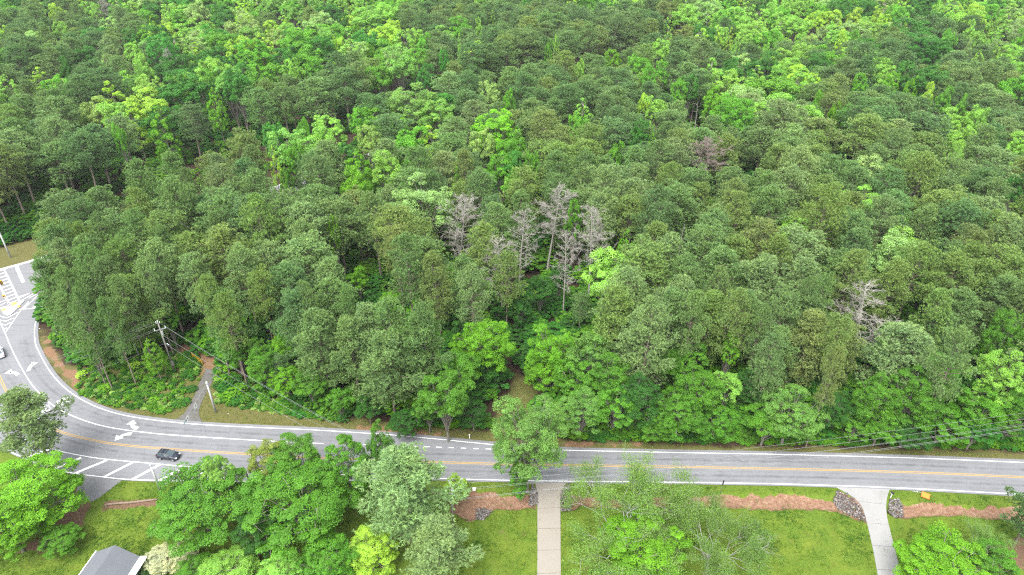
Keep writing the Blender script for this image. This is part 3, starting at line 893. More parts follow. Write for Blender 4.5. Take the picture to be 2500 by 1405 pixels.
COLUMN = [make_broad(75, 'column', 26, 6, 75, .34, None, .12)]
BUSH = [make_broad(80 + k, 'round', lb, sb, 100, .56, None, .02) for k, (lb, sb) in enumerate(((32, 5), (40, 4), (34, 5), (36, 5)))]
BARE = [make_bare(90 + k, cb=cb, nb=nb, mat=mt, twig=tw)[0] for k, (cb, nb, mt, tw) in enumerate(((.40, 44, M_BARK_D, 2.6), (.34, 40, M_BARK_D, 2.2), (.48, 46, M_BARK_D, 3.0), (.60, 40, M_BARK_R, 4.5)))]
PECAN = [make_pecan(120 + k) for k in range(2)]

# ---------------------------------------------------------------- colours of the crowns as they look in daylight
KT = 0.80
TINT = {'P': (110, 141, 82), 'Po': (118, 145, 76), 'Pb': (97, 130, 78), 'Pg': (124, 151, 94), 'Pn': (122, 142, 80),
        'B': (94, 150, 42), 'D': (62, 116, 38), 'E': (66, 130, 44), 'L': (146, 198, 82), 'Y': (168, 210, 72), 'T': (152, 186, 96),
        'V': (114, 172, 38), 'S': (112, 158, 70), 'W': (152, 188, 108), 'M': (140, 158, 66)}
WORD = {'P': 'grey-green', 'Po': 'olive', 'Pb': 'dark green', 'Pg': 'pale grey-green', 'Pn': 'brownish', 'B': 'mid-green', 'D': 'deep green', 'E': 'emerald',
        'L': 'light green', 'Y': 'yellow-green', 'T': 'straw-green', 'V': 'lime green', 'S': 'soft green', 'W': 'pale olive', 'M': 'yellowing'}
def tint_of(code, j=.05, r=rng, boost=1.0):
    c = boost * lin(TINT[code]) * (KT * 1.22 if code[0] == 'P' else KT)
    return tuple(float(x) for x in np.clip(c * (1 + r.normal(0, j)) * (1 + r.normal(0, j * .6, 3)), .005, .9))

# ---------------------------------------------------------------- where the trees stand
TREES = []       # dicts
def add_tree(kind, x, y, H, R, code, form=None, px=None, w=None, label=None, var=None, rot=None, lean=None, expl=False, name=None):
    TREES.append(dict(kind=kind, x=float(x), y=float(y), H=float(H), R=float(R), code=code, form=form, label=label, var=var, rot=rot, lean=lean, expl=expl, name=name))
    return TREES[-1]

def crown_at(px, py, w, code, H=None, label=None, form=None, zf=.74, **k):
    """a crown whose middle is seen at (px, py), w photo pixels across"""
    pine = code[0] == 'P'
    if H is None: H = 23.5 + rng.normal(0, 1.0) if pine else 22.0 + rng.normal(0, 1.2)
    zc = H * zf
    p = at(px, py, zc); dep = proj(p)[2]
    R = float(np.clip(w / 2 * dep / FPX, 1.4, 10.5))
    if not pine and H > 18: H = max(H, 16 + R * .9)
    if form is None and not pine: form = 'cone' if (code in 'LYV' and rng.random() < .35) else 'round'
    t_ = add_tree('pine_tree' if pine else 'broadleaf_tree', p[0], p[1], H, R, code, form, label=label, expl=True, **k)
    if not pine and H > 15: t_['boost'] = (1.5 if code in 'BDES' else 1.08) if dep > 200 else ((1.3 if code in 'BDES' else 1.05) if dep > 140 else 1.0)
    return t_

ZA, ZS = (0, 0), 2.927
def listing(org, txt, sc=ZS):
    for e in txt.split():
        a = e.split(','); u = a[3]; H = None
        if u.endswith('u'): u, H = u[:-1], 11.0
        crown_at(org[0] + float(a[0]) / sc, org[1] + float(a[1]) / sc, float(a[2]) / sc, u, H)
listing((0, 0), """35,70,130,B 150,30,150,D 280,25,130,L 410,110,130,Y 620,85,120,L 700,110,100,L 790,205,160,W 830,40,150,L 970,90,160,L 1100,80,210,D 1250,40,190,B 1400,35,190,B
1560,40,190,B 1740,75,160,Y 1830,125,140,B 1560,115,160,D 1690,135,130,T 1950,70,190,S 2080,120,150,S 2210,35,180,B 2350,110,190,D 2440,170,120,D 2400,35,150,L 2040,190,120,Y 2150,230,160,L
1090,190,90,Y 1180,190,90,Y 1300,165,180,B 1450,210,170,L 1620,190,210,D 1350,255,190,L 1950,245,150,Y 1800,270,220,S 2240,280,230,B 1980,305,160,T 1600,330,260,B 1540,420,200,D 1410,395,130,Y
1770,455,210,B 2050,430,230,D 2210,440,240,B 2420,350,100,Y 940,300,120,D 960,390,140,L 620,410,190,D 300,590,210,Y 60,640,190,L 20,440,110,B 25,260,110,Y 440,240,110,L 1240,500,240,D 1400,480,150,D
1510,590,210,B 1330,680,380,D 1640,490,150,D 1850,560,210,B 1960,535,200,B 2090,520,150,L 2250,520,170,B 1030,540,120,L 950,605,160,L 1070,650,210,L 800,700,230,Y 1050,790,330,Y 960,850,170,Y
1150,880,180,V 690,830,250,T 1540,740,140,V 1950,985,150,E 2340,950,260,L 2110,1150,140,B 1970,1190,110,Y 2060,1330,100,B 2180,965,80,B 860,1010,80,B 1000,470,110,L 560,120,110,P 480,520,90,D""")
listing((830, 0), """60,100,130,L 150,50,130,L 390,25,120,L 270,30,110,L 200,175,250,L 390,215,120,Y 220,200,140,L 60,310,170,L 110,240,60,V 290,360,200,B 450,310,230,L 540,285,150,L 600,330,110,B 300,440,170,B
220,400,70,V 560,440,170,B 275,560,180,B 620,570,150,E 1000,30,110,L 1090,150,60,L 990,230,60,L 1490,370,60,B 1545,340,50,L 1940,440,120,V 2130,490,180,B 1715,520,70,L 2345,270,100,L 2280,380,140,L
2350,160,80,L 1340,50,60,E 2200,580,120,B 2170,770,90,Y 2255,790,180,L 2420,660,130,B 2290,545,120,B 150,880,190,B 700,850,280,S 1060,690,170,W 1210,750,90,B 1230,1090,200,B 500,1050,290,B
130,1190,230,V 330,1230,240,L 210,1010,170,T 1020,1040,220,T 1730,810,190,L 1690,930,150,B 1240,1240,210,E 1370,1210,110,B 1270,1350,160,B 2140,1000,150,D 2230,1010,80,V 1970,1120,110,B 740,450,80,E""")
listing((1660, 0), """200,160,130,L 100,165,110,L 350,60,140,B 290,270,130,L 260,275,90,Y 355,285,80,Y 450,190,140,L 570,150,160,L 700,55,120,Y 820,95,150,L 720,225,190,L 950,45,150,L 970,170,180,Y 1100,190,130,L
1020,260,110,W 1240,145,140,Y 1320,185,100,L 1440,175,130,Y 1560,75,100,L 1350,255,220,L 1230,300,90,B 930,315,130,T 1150,315,90,Y 640,310,170,B 860,305,80,L 400,345,70,L 610,395,60,L 770,510,190,L
1760,35,210,D 1680,65,150,D 1835,115,80,L 2060,75,120,L 2390,95,170,S 2220,200,70,L 2060,245,80,L 1640,290,330,D 1810,380,260,D 1905,310,100,B 1610,205,60,Y 2050,375,50,W 2230,305,60,L 2255,385,80,L
2130,300,120,L 2120,445,110,L 2350,425,170,L 2420,525,150,L 2430,310,110,B 2380,670,220,B 1500,630,120,V 1650,660,90,V 1760,715,90,Y 1880,745,120,B 1280,615,100,B 310,630,290,L 235,740,150,V 540,570,170,L
690,580,170,L 640,740,430,B 400,880,240,B 60,640,160,D 970,785,80,V 1090,835,80,V 1165,845,90,B 1960,900,230,L 2100,880,150,L 1985,1020,170,L 1950,1150,110,L 2420,1085,190,L 2400,1350,170,D
1140,1125,80,Du 490,1290,110,Eu 2000,790,70,B 840,480,90,L""")
listing((830, 400), """110,180,230,V 1150,60,240,B 1280,180,190,L 1670,400,120,B 130,830,170,Vu 250,990,150,Eu 310,1045,190,Vu 1440,900,230,Du 1560,820,140,Du 1290,1010,200,Du 890,1150,180,Du 840,155,100,V 620,1020,120,Du
1020,600,300,Po 240,400,320,P 400,640,280,Pn 590,560,260,Pn 690,820,300,Pn 950,930,260,Pg 2310,700,430,Pg 2040,960,400,Pg 2200,1200,330,Pg 350,1170,300,P 610,1210,240,P 70,1060,200,P 1330,200,320,Po 1900,90,240,P
2130,160,230,Pg 2350,180,200,Po 1760,60,260,P 900,60,230,Pn 560,60,250,P""")
listing((0, 400), """2390,520,80,V 1210,1130,150,Bu 1700,1310,220,Bu 1990,1200,100,Vu 2030,1310,170,Vu 1850,1340,150,Bu 660,1350,190,Bu 1080,1330,140,Vu
600,600,200,Po 480,740,220,Pg 660,800,260,P 520,960,260,P 800,860,230,P 350,860,220,P 900,1000,230,P 1080,880,230,Pg 1400,840,260,Pg 1500,1010,230,Po 1750,780,300,Pg 2180,600,300,Pg 1560,520,220,P 1620,180,280,Pg
1350,200,200,P 1000,520,230,P 760,560,220,P 1200,620,230,P 2200,1060,240,P 1880,950,230,Po 600,1110,220,P 800,1130,200,P 1640,1120,220,Po""")
listing((1660, 700), """30,600,150,Bu 80,250,240,P 400,250,300,Po 720,230,260,P 640,520,230,P 1100,420,230,Pn 1060,640,190,Pn 1830,240,330,Po 1930,540,280,P 1000,120,200,P 250,60,240,P 560,330,190,P 870,120,200,P""")
def full(px, py, w, code, H, label=None, form=None, zf=.6, **k):
    t_ = crown_at(px, py, w, code, H, label, form or ('round' if code[0] != 'P' else None), zf, **k)
    t_['fine'] = True
    return t_

# trees and tall bushes along the far edge of the road (photo pixels, crown width, height)
for a in ((1088, 985, 120, 'B', 13), (1125, 925, 90, 'B', 11), (1180, 880, 110, 'D', 9), (1045, 1010, 70, 'B', 8), (990, 1030, 70, 'D', 6), (1155, 1010, 70, 'D', 7), (1420, 1010, 105, 'S', 11), (1405, 940, 100, 'B', 10),
          (1330, 880, 60, 'D', 8), (1500, 1000, 110, 'B', 11), (1490, 930, 90, 'B', 12), (1560, 980, 100, 'D', 11), (1600, 1035, 90, 'B', 7), (1440, 880, 90, 'S', 12), (1655, 1010, 110, 'B', 11), (1700, 960, 110, 'B', 11),
          (1770, 960, 70, 'L', 9), (1745, 1030, 90, 'B', 7), (1776, 882, 45, 'V', 13), (1930, 1010, 135, 'S', 13), (1870, 1040, 100, 'B', 8), (1835, 950, 90, 'D', 9), (2035, 1000, 90, 'D', 10), (2085, 1045, 80, 'B', 7),
          (2135, 985, 100, 'B', 12), (2150, 1040, 90, 'B', 8), (2225, 975, 130, 'B', 13), (2275, 930, 110, 'B', 13), (2215, 1050, 100, 'D', 7), (2300, 1040, 110, 'B', 8), (2390, 1000, 110, 'B', 12), (2380, 1055, 90, 'E', 7),
          (2440, 850, 90, 'B', 18), (2430, 940, 110, 'L', 15), (2470, 1030, 90, 'B', 9), (2350, 950, 80, 'D', 9), (2470, 975, 80, 'B', 12), (1525, 870, 80, 'D', 10), (1610, 900, 80, 'B', 10), (1680, 880, 80, 'B', 11),
          (900, 1000, 60, 'D', 6), (760, 950, 80, 'B', 7), (700, 930, 70, 'V', 7), (640, 900, 70, 'B', 9), (580, 850, 70, 'B', 10), (615, 830, 60, 'D', 9), (830, 985, 60, 'B', 6), (700, 850, 70, 'V', 9), (660, 875, 60, 'B', 8)):
    a = list(a); a[2] *= 1.12
    if a[1] < 1000: a[4] *= 1.2
    full(*a)

for px, py, w, H, c_ in ((785, 850, 150, 21, 'P'), (735, 800, 130, 22, 'Pb'), (860, 860, 120, 20, 'P'), (950, 900, 170, 19, 'P'), (1030, 860, 130, 21, 'P'), (905, 830, 120, 21, 'Pg'), (1565, 850, 160, 21, 'Pg'), (1500, 790, 140, 23, 'Po'), (1635, 800, 130, 22, 'P'),
                        (690, 905, 60, 9, 'Pb'), (560, 790, 120, 21, 'P'), (1890, 870, 120, 18, 'P'), (2050, 860, 110, 18, 'Pn'), (1730, 800, 120, 21, 'Po'), (1810, 800, 130, 21, 'P'), (2330, 800, 130, 22, 'P'), (2270, 840, 110, 20, 'Pb'), (330, 760, 130, 21, 'Po'), (200, 780, 120, 20, 'P'), (160, 720, 120, 21, 'P'), (260, 720, 120, 22, 'Pg'),
                        (1240, 700, 90, 22, 'Po'), (1960, 800, 130, 20, 'P'), (2420, 760, 130, 22, 'P'), (1850, 720, 150, 23, 'Pg'), (1420, 760, 60, 12, 'P')):
    t_ = full(px, py, w, c_, H, zf=.62); t_['deep'] = True

# trees the eye goes to first
LM = {}
def mark(key, phrase, t): LM[key] = (phrase, t); return t
mark('lime', "the tall lime-yellow tree", crown_at(830 + 1120 / ZS, 930 / ZS, 370 / ZS, 'V', 25, "tall lime-yellow tree, the brightest crown in the middle of the wood", 'round'))
mark('syc', "the broad soft-green domed tree", crown_at(830 + 520 / ZS, 760 / ZS, 430 / ZS, 'S', 25, "broad soft-green domed tree rising above the pines left of centre", 'round'))
mark('poplar', "the slim columnar light tree", crown_at(830 + 857 / ZS, 400 / ZS, 85 / ZS, 'L', 25, "slim columnar light-green tree standing alone among dark pines", 'column', zf=.6))
mark('paleoak', "the broad pale olive crown", crown_at(830 + 600 / ZS, 400 + 265 / ZS, 520 / ZS, 'W', 25, "broad pale olive crown just behind the tallest bare grey tree", 'round'))
mark('deepoak', "the big deep-green round tree", crown_at(1660 + 1690 / ZS, 330 / ZS, 330 / ZS, 'D', 25, "big deep-green round tree high at upper right among light crowns", 'round'))
mark('youngcone', "the small bright conical tree", crown_at(830 + 2045 / ZS, 400 + 600 / ZS, 180 / ZS, 'V', 17, "small bright lime conical tree beside the rightmost bare grey tree", 'cone', zf=.7))
mark('twina', "the left bright tree with pale limbs", full(1180, 840, 140, 'V', 16, "bright green open tree with pale bare limbs, left of the grassy gap", 'round', .68))
mark('twinb', "the bright tree right of the gap", full(1345, 860, 115, 'V', 16, "bright green tall tree leaning over the right of the grassy gap", 'round', .62))
mark('twinc', "the bright low crown", full(1335, 905, 100, 'V', 11, "bright green lower crown in front of the tall tree by the grassy gap", 'round', .62))

for k_, v_ in (('lime', 1), ('syc', 3), ('paleoak', 4), ('deepoak', 0)):
    LM[k_][1]['fine'] = True; LM[k_][1]['form'] = 'round'; LM[k_][1]['var'] = v_
LM['lime'][1]['boost'] = 1.35
# foreground trees, near side of the road
near_trees = [
    ('pine_tree', 60, 1015, 170, 'Pg', 17, "grey-green pine at left edge with branches reaching over the hatched asphalt", None, .72, "the left roadside pine"),
    ('broadleaf_tree', 72, 1195, 215, 'V', 12, "bright yellow-green tree at left edge beside the brown leaf track", 'round', .62, "the left roadside bright tree"),
    ('broadleaf_tree', 20, 1285, 150, 'V', 10, "bright green crown at far left corner, below the larger left tree", 'round', .6, None),
    ('broadleaf_tree', 150, 1318, 90, 'B', 4, "small mid-green tree beside the leaf track above the house roof", 'round', .6, None),
    ('broadleaf_tree', 490, 1235, 225, 'B', 12.5, "round mid-green tree on the lawn right of the grey pole", 'round', .6, "the round lawn tree"),
    ('broadleaf_tree', 530, 1150, 90, 'L', 13.5, "light green top rising behind the round lawn tree", 'round', .8, None),
    ('broadleaf_tree', 668, 1125, 112, 'M', 11, "glossy dark tree with yellowing leaves at the left of the roadside clump", 'round', .65, "the yellowing glossy tree"),
    ('broadleaf_tree', 720, 1120, 130, 'B', 13, "mid-green crown behind the yellowing glossy tree", 'round', .7, None),
    ('broadleaf_tree', 735, 1235, 250, 'B', 14, "largest mid-green tree in the roadside clump between the lawns", 'round', .6, "the largest roadside clump tree"),
    ('broadleaf_tree', 640, 1290, 120, 'D', 10, "deep green tree between the round lawn tree and the largest clump tree", 'round', .6, None),
    ('broadleaf_tree', 840, 1100, 120, 'B', 16, "upright mid-green tree with forked top reaching over the road", 'cone', .78, "the forked top tree"),
    ('broadleaf_tree', 925, 1065, 70, 'B', 16, "dark round top reaching over the road beside the forked tree", 'round', .82, None),
    ('pine_tree', 985, 1175, 250, 'Pg', 19, "large pale grey-green pine overhanging the road near the driveway", None, .72, "the large roadside pine"),
    ('pine_tree', 1070, 1330, 180, 'Pg', 13, "lower pale pine in front of the large roadside pine", None, .65, None),
    ('broadleaf_tree', 905, 1345, 125, 'Y', 8, "yellow-green rounded tree at bottom edge below the large pine", 'round', .6, "the bottom yellow-green tree"),
    ('broadleaf_tree', 800, 1375, 130, 'B', 9, "mid-green tree at bottom edge left of the yellow-green one", 'round', .6, None),
    ('broadleaf_tree', 560, 1400, 150, 'L', 5, "light green low tree at bottom edge beside the brown bare patch", 'round', .6, None),
    ('broadleaf_tree', 690, 1395, 110, 'L', 7, "light green leafy tree at bottom edge beneath the largest clump tree", 'round', .6, None),
    ('broadleaf_tree', 480, 1390, 90, 'B', 4, "mid-green low tree right of the white flowering bush", 'round', .6, None),
    ('broadleaf_tree', 1290, 1045, 180, 'S', 20, "tall soft-green tree by the buff driveway, crown across the road", 'round', .75, "the driveway tree"),
    ('broadleaf_tree', 1268, 1150, 95, 'B', 11, "lower mid-green crown around the trunk of the driveway tree", 'column', .62, None),
    ('broadleaf_tree', 1570, 1330, 200, 'V', 9, "dense bright green crown at bottom centre between the two driveways", 'round', .6, "the bottom bright crown"),
    ('broadleaf_tree', 2300, 1385, 200, 'V', 9, "bright yellow-green tree at bottom right beside the white driveway", 'round', .6, "the bottom right bright tree"),
    ('broadleaf_tree', 2420, 1375, 120, 'B', 8, "mid-green tree at bottom right corner beside the bright one", 'round', .6, None),
    ('pine_tree', 2535, 1235, 120, 'Pb', 14, "dark pine reaching in at the right edge over the clay ditch", None, .7, "the right edge pine"),
    ('broadleaf_tree', 1115, 1190, 60, 'Y', 5, "small yellow-green tree at right foot of the large roadside pine", 'round', .6, None),
]
for kd, px, py, w, code, H, lab, form, zf, lmk in near_trees:
    t_ = crown_at(px, py, w, code, H, lab, form, zf)
    t_['front'] = True
    if lab.startswith('bright yellow-green'): t_['boost'] = 1.12
    if lmk: mark(lab, lmk, t_)

# bare trees: crown top and foot as seen
def dead_at(top, foot_y_guess, w, var, label, H=None, lean=0.0, mat=None, thing='dead_tree'):
    Hh = H or 24.0
    p = at(top[0], top[1], Hh)
    dep = proj(p)[2]; R = w / 2 * dep / FPX * 1.3
    return add_tree('dead_tree', p[0], p[1], Hh, R, 'X', None, label=label, var=var, lean=lean, expl=True)
mark('d1', "the tallest bare grey tree", dead_at((1112, 478), 700, 125, 0, "tallest bare grey pine, leftmost of the cluster in mid wood"))
mark('d2', "the upper bare grey tree", dead_at((1342, 460), 640, 105, 2, "bare grey pine at the top of the cluster, behind the others"))
mark('d3', "the faint bare tree", dead_at((1268, 510), 640, 90, 1, "faint bare pine between the tallest one and the top one of the cluster"))
mark('d4', "the lower bare grey tree", dead_at((1225, 575), 730, 105, 1, "bare grey pine with drooping limbs below the faint one", 22))
mark('d5', "the thin bare tree", dead_at((1385, 562), 770, 75, 1, "thin bare grey pine left of the dense twiggy one", 23))
mark('d6', "the dense twiggy bare tree", dead_at((1452, 520), 700, 100, 2, "bare grey pine with dense twigs, rightmost of the mid wood cluster", 25))
mark('d7', "the leaning bare tree", dead_at((2140, 700), 960, 150, 1, "leaning bare pinkish-grey pine with broken limbs above the roadside thicket", 22))
mark('d8', "the pinkish bare crown", dead_at((1742, 345), 430, 95, 3, "flat pinkish bare crown among grey-green pines at upper right", 23))
mark('d9', "the small bare tree at upper left", dead_at((408, 118), 170, 38, 2, "small bare lilac-grey tree between pines at upper left", 23))
dead_at((235, 3), 30, 45, 2, "small bare grey tree at the top edge left of centre", 23)
dead_at((1672, 540), 620, 18, 4, "broken grey snag with stub limbs at the dark gap right of centre", 17)
dead_at((1706, 248), 300, 16, 4, "thin pale snag in front of a dark gap at upper right", 14)

# ---------------------------------------------------------------- the closed wood between them
MAIN = np.array([(94.5, -9999), (95, 745), (118, 800), (150, 850), (200, 890), (300, 880), (420, 850), (520, 870), (600, 930), (700, 975), (820, 1010), (1000, 1020), (1190, 1030), (1205, 960), (1245, 890), (1310, 960), (1330, 1030), (1400, 1050), (2700, 1075)])
NEARC = np.array([(94, -9999), (95, 700), (130, 680), (230, 660), (350, 632), (490, 572), (650, 520), (800, 430), (950, 375), (1100, 330), (1300, 292), (1500, 240), (1650, 195), (1800, 110), (2600, 60)])
FARC = np.array([(-900, 800), (-300, 660), (0, 590), (100, 545), (200, 515), (300, 485), (450, 425), (620, 375), (760, 350), (900, 325), (1050, 285), (1300, 225), (1600, 150), (1800, 100), (2600, 55)])
def in_wood(x, y):
    q = proj((x, y, 0.0))
    f = np.interp(q[0], FARC[:, 0], FARC[:, 1]); n = np.interp(q[0], NEARC[:, 0], NEARC[:, 1]); mm = np.interp(q[0], MAIN[:, 0], MAIN[:, 1])
    if q[1] < f: return 2
    if n < q[1] < mm or (q[1] < mm and n < f): return 1
    return 0
BM = [(.93, np.array([(300, -120), (1000, -120), (960, 30), (1010, 80), (1060, 140), (1075, 215), (960, 225), (880, 150), (800, 175), (740, 215), (640, 200), (540, 250), (430, 325), (210, 300), (260, 235), (350, 190), (400, 150), (330, 70)], float)),
      (.45, np.array([(740, 330), (830, 250), (1000, 195), (1130, 290), (1120, 380), (900, 480), (700, 420)], float)),
      (.85, np.array([(1640, 70), (1760, 10), (2100, -60), (2600, -120), (2600, 60), (2150, 70), (2080, 115), (1900, 130), (1700, 120)], float)),
      (.80, np.array([(1700, 185), (1960, 170), (1970, 300), (1800, 330), (1700, 280)], float))]
def broad_share(px, py):
    """how many of the unnamed crowns at this place are broadleaved"""
    q = np.array([(px, py)], float)
    for s_, P_ in BM:
        if inside(q, P_)[0]: return s_
    if px > 1700 and py < 220: return .25
    if py < 30: return .3
    if px < 330 and py < 260: return .10
    return .03
acc = [(t_['x'], t_['y'], t_['R']) for t_ in TREES]
targets = []
for t_ in TREES:
    q = proj((t_['x'], t_['y'], t_['H'] * .72))
    if t_['kind'] == 'dead_tree':
        for zf in (.95, .8, .62, .48): targets.append((*proj((t_['x'], t_['y'], t_['H'] * zf)), 1.05))
    elif t_['kind'] == 'pine_tree': targets.append((*q, .70))
    else:
        rp_ = t_['R'] * FPX / q[2]
        for ox, oy in ((0, 0), (0, .9 if t_.get('fine') else 0), (-.55, .15), (.55, .15), (0, .5), (0, -.4)): targets.append((q[0] + ox * rp_, q[1] + oy * rp_, q[2], .88))
targets = np.array(targets)
ax = [a for a in acc]
AX = np.array(ax)
r2 = np.random.default_rng(21)
cand = []
for _ in range(42000):
    d = 88 + 520 * r2.random() ** .8
    x = (r2.random() * 2 - 1) * (d * .82 + 45)
    cand.append((x, d))
cand.sort(key=lambda c: 0)
px_acc, py_acc, rr_acc = list(AX[:, 0]), list(AX[:, 1]), list(AX[:, 2])
cx, cy, cr = np.array(px_acc + [0] * 9000), np.array(py_acc + [1e6] * 9000), np.array(rr_acc + [0] * 9000)
cn = len(px_acc)
for x, y in cand:
    wd = in_wood(x, y)
    if not wd: continue
    R = r2.uniform(4.6, 7.6) if y < 180 else r2.uniform(5.6, 8.6)
    dd = (cx[:cn] - x) ** 2 + (cy[:cn] - y) ** 2
    if np.any(dd < (0.56 * (R + np.minimum(cr[:cn], 6.5))) ** 2): continue
    H = r2.normal(22.5, 1.9) if y > 105 else r2.uniform(18, 23)
    q = proj((x, y, H * .75)); rp = R * FPX / q[2]
    if wd == 1 and q[0] - rp * .9 < 62 and q[1] > 560: continue
    if wd == 1 and q[0] < 700 and q[1] + rp * 1.5 > 800 and q[0] - rp < 130: continue
    if q[0] - rp * .9 < 75 and q[1] + rp > 560 and q[1] < 720: continue
    hit = ((targets[:, 0] - q[0]) / (rp * targets[:, 3])) ** 2 + ((targets[:, 1] - q[1] - rp * .35) / (rp * 1.25 * targets[:, 3])) ** 2 < 1
    if np.any(hit & (targets[:, 2] > q[2] - .5)): continue
    bs = broad_share(q[0], q[1])
    if r2.random() < bs:
        code = r2.choice(['B', 'B', 'D', 'E', 'L', 'Y', 'S', 'W']) if q[0] < 1200 else r2.choice(['L', 'L', 'L', 'Y', 'W', 'B', 'D'])
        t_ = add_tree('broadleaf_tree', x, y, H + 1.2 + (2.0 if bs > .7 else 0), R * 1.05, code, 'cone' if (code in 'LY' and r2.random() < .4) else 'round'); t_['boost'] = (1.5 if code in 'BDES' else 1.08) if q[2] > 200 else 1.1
    else:
        if q[0] > 1700 and q[1] > 400: pr = [.36, .28, .08, .22, .06]
        elif q[1] < 330: pr = [.45, .08, .37, .05, .05]
        elif q[0] < 750: pr = [.45, .15, .15, .22, .03]
        else: pr = [.45, .18, .15, .18, .04]
        t_ = add_tree('pine_tree', x, y, H + .8, R, r2.choice(['P', 'Po', 'Pb', 'Pg', 'Pn'], p=pr))
        if y < 118: t_['deep'] = True
    cx[cn], cy[cn], cr[cn] = x, y, R; cn += 1

# low shrubs along the wood's edge and in the clearing under the wires
SHRUBS = []
def add_shrub(x, y, H, R, code, label=None):
    SHRUBS.append(dict(kind='shrub', x=float(x), y=float(y), H=float(H), R=float(R), code=code, form='bush', label=label, var=None, rot=None, lean=None, expl=False, name=None))
r3 = np.random.default_rng(5)
for k in range(62):                                              # foot of the thicket by the road
    px = 990 + k * 25 + r3.uniform(-8, 8)
    if 1190 < px < 1340: continue
    py = np.interp(px, [980, 1190, 1340, 1400, 1850, 2200, 2520], [1034, 1040, 1050, 1066, 1076, 1078, 1088]) + r3.uniform(-7, 4)
    p = at(px, py); add_shrub(p[0], p[1] + .8, r3.uniform(1.6, 3.8), r3.uniform(1.3, 2.2), r3.choice(['B', 'V', 'E', 'B', 'D']))
for k in range(14):                                              # clearing
    for _ in range(20):
        px, py = r3.uniform(180, 470), r3.uniform(870, 1010)
        if py < np.interp(px, [180, 240, 400, 470], [985, 985, 1012, 1000]) - 8 and py > np.interp(px, [180, 240, 300, 470], [930, 890, 880, 890]): break
    p = at(px, py); add_shrub(p[0], p[1], r3.uniform(.6, 1.4), r3.uniform(.7, 1.4), r3.choice(['B', 'V', 'B', 'D', 'Y']))
for k in range(34):
    px, py = r3.uniform(520, 840), 0
    py = np.interp(px, [520, 600, 840], [960, 975, 1022]) + r3.uniform(-45, 14)
    p = at(px, py); add_shrub(p[0], p[1], r3.uniform(.8, 2.2), r3.uniform(.9, 1.8), r3.choice(['B', 'V', 'E', 'D']))
for k in range(24):
    px = r3.uniform(-10, 150); py = np.interp(px, [0, 150], [592, 560]) + r3.uniform(-14, 10)
    p = at(px, py); add_shrub(p[0], p[1], r3.uniform(1.5, 3.5), r3.uniform(1.4, 2.4), r3.choice(['B', 'D', 'E', 'D']))
for k in range(14):
    px = r3.uniform(120, 215); py = np.interp(px, [110, 150, 215], [815, 862, 905]) + r3.uniform(-12, 0)
    p = at(px, py); add_shrub(p[0] + 1.5, p[1], r3.uniform(1.5, 3.5), r3.uniform(1.2, 2.0), r3.choice(['B', 'V', 'D', 'E']))
# ---------------------------------------------------------------- half-bare pecans and the flowering bush by the house
TINT['F'] = (205, 206, 160); WORD['F'] = 'cream'
TINT['Q'] = (122, 160, 70); WORD['Q'] = 'thin green'
for px, py, w, H, lab in ((1520, 1265, 330, 14, "half-bare tree with pale limbs and thin leaves, right of the buff driveway"),
                          (1745, 1315, 260, 12, "half-bare tree with pale twigs over the lawn between the driveways, right of the other"),
                          (2400, 1350, 150, 9, "small half-bare tree at bottom right behind the bright tree")):
    p = at(px, py, H * .62); dep = proj(p)[2]
    t_ = add_tree('half_bare_tree', p[0], p[1], H, w / 2 * dep / FPX, 'Q', 'pecan', label=lab, expl=True); t_['front'] = True
p = at(400, 1372, 1.6)
add_shrub(p[0], p[1], 3.2, 2.9, 'F', "cream flowering bush beside the grey roof"); SHRUBS[-1]['front'] = True; SHRUBS[-1]['form'] = 'round'
p = at(452, 1366, 1.4); add_shrub(p[0], p[1], 2.4, 2.0, 'F', "smaller flowering bush right of the cream one"); SHRUBS[-1]['front'] = True; SHRUBS[-1]['form'] = 'round'
p = at(372, 1398, 1.0); add_shrub(p[0], p[1], 2.2, 1.8, 'D', "deep green shrub at the corner of the grey roof"); SHRUBS[-1]['front'] = True; SHRUBS[-1]['form'] = 'round'

# ---------------------------------------------------------------- put the trees up: one Empty each, crown and trunk as parts
POOL = {'round': ROUND, 'cone': CONES, 'column': COLUMN, 'bush': BUSH, 'pecan': PECAN}
def pool_of(t_):
    if t_['kind'] == 'pine_tree' and (t_.get('front') or t_.get('deep')): return FRONT_P
    if t_.get('front') and t_['form'] == 'round': return FRONT_B
    if t_.get('fine') and t_['form'] == 'round': return FRONT_B + ROUND[:3]
    return PINES if t_['kind'] == 'pine_tree' else POOL[t_['form']]
def base_dims(t_):
    if t_['kind'] == 'pine_tree': return PH, PR
    if t_['form'] == 'pecan': return 15.0, 6.5
    return BH, BR
# a snag (dead stub) as a fifth bare shape
def make_snag(seed):
    r = np.random.default_rng(seed); S = []
    T = wander(r, (0, 0, -.3), (0, 0, 1), 24, 8, .02, .01); limb(S, T, .26, .05)
    for k in range(12):
        q = T[3 + k % 5] + (T[4 + k % 5] - T[3 + k % 5]) * r.random()
        a = k * 2.4; limb(S, wander(r, q, (math.cos(a), math.sin(a), .1), r.uniform(.8, 2.4), 2, .1), .06, .02)
    tv, tf = seg_mesh(S, 5); return np_mesh("bare_branches", tv, tf, M_BARK_D)
BARE.append(make_snag(7))

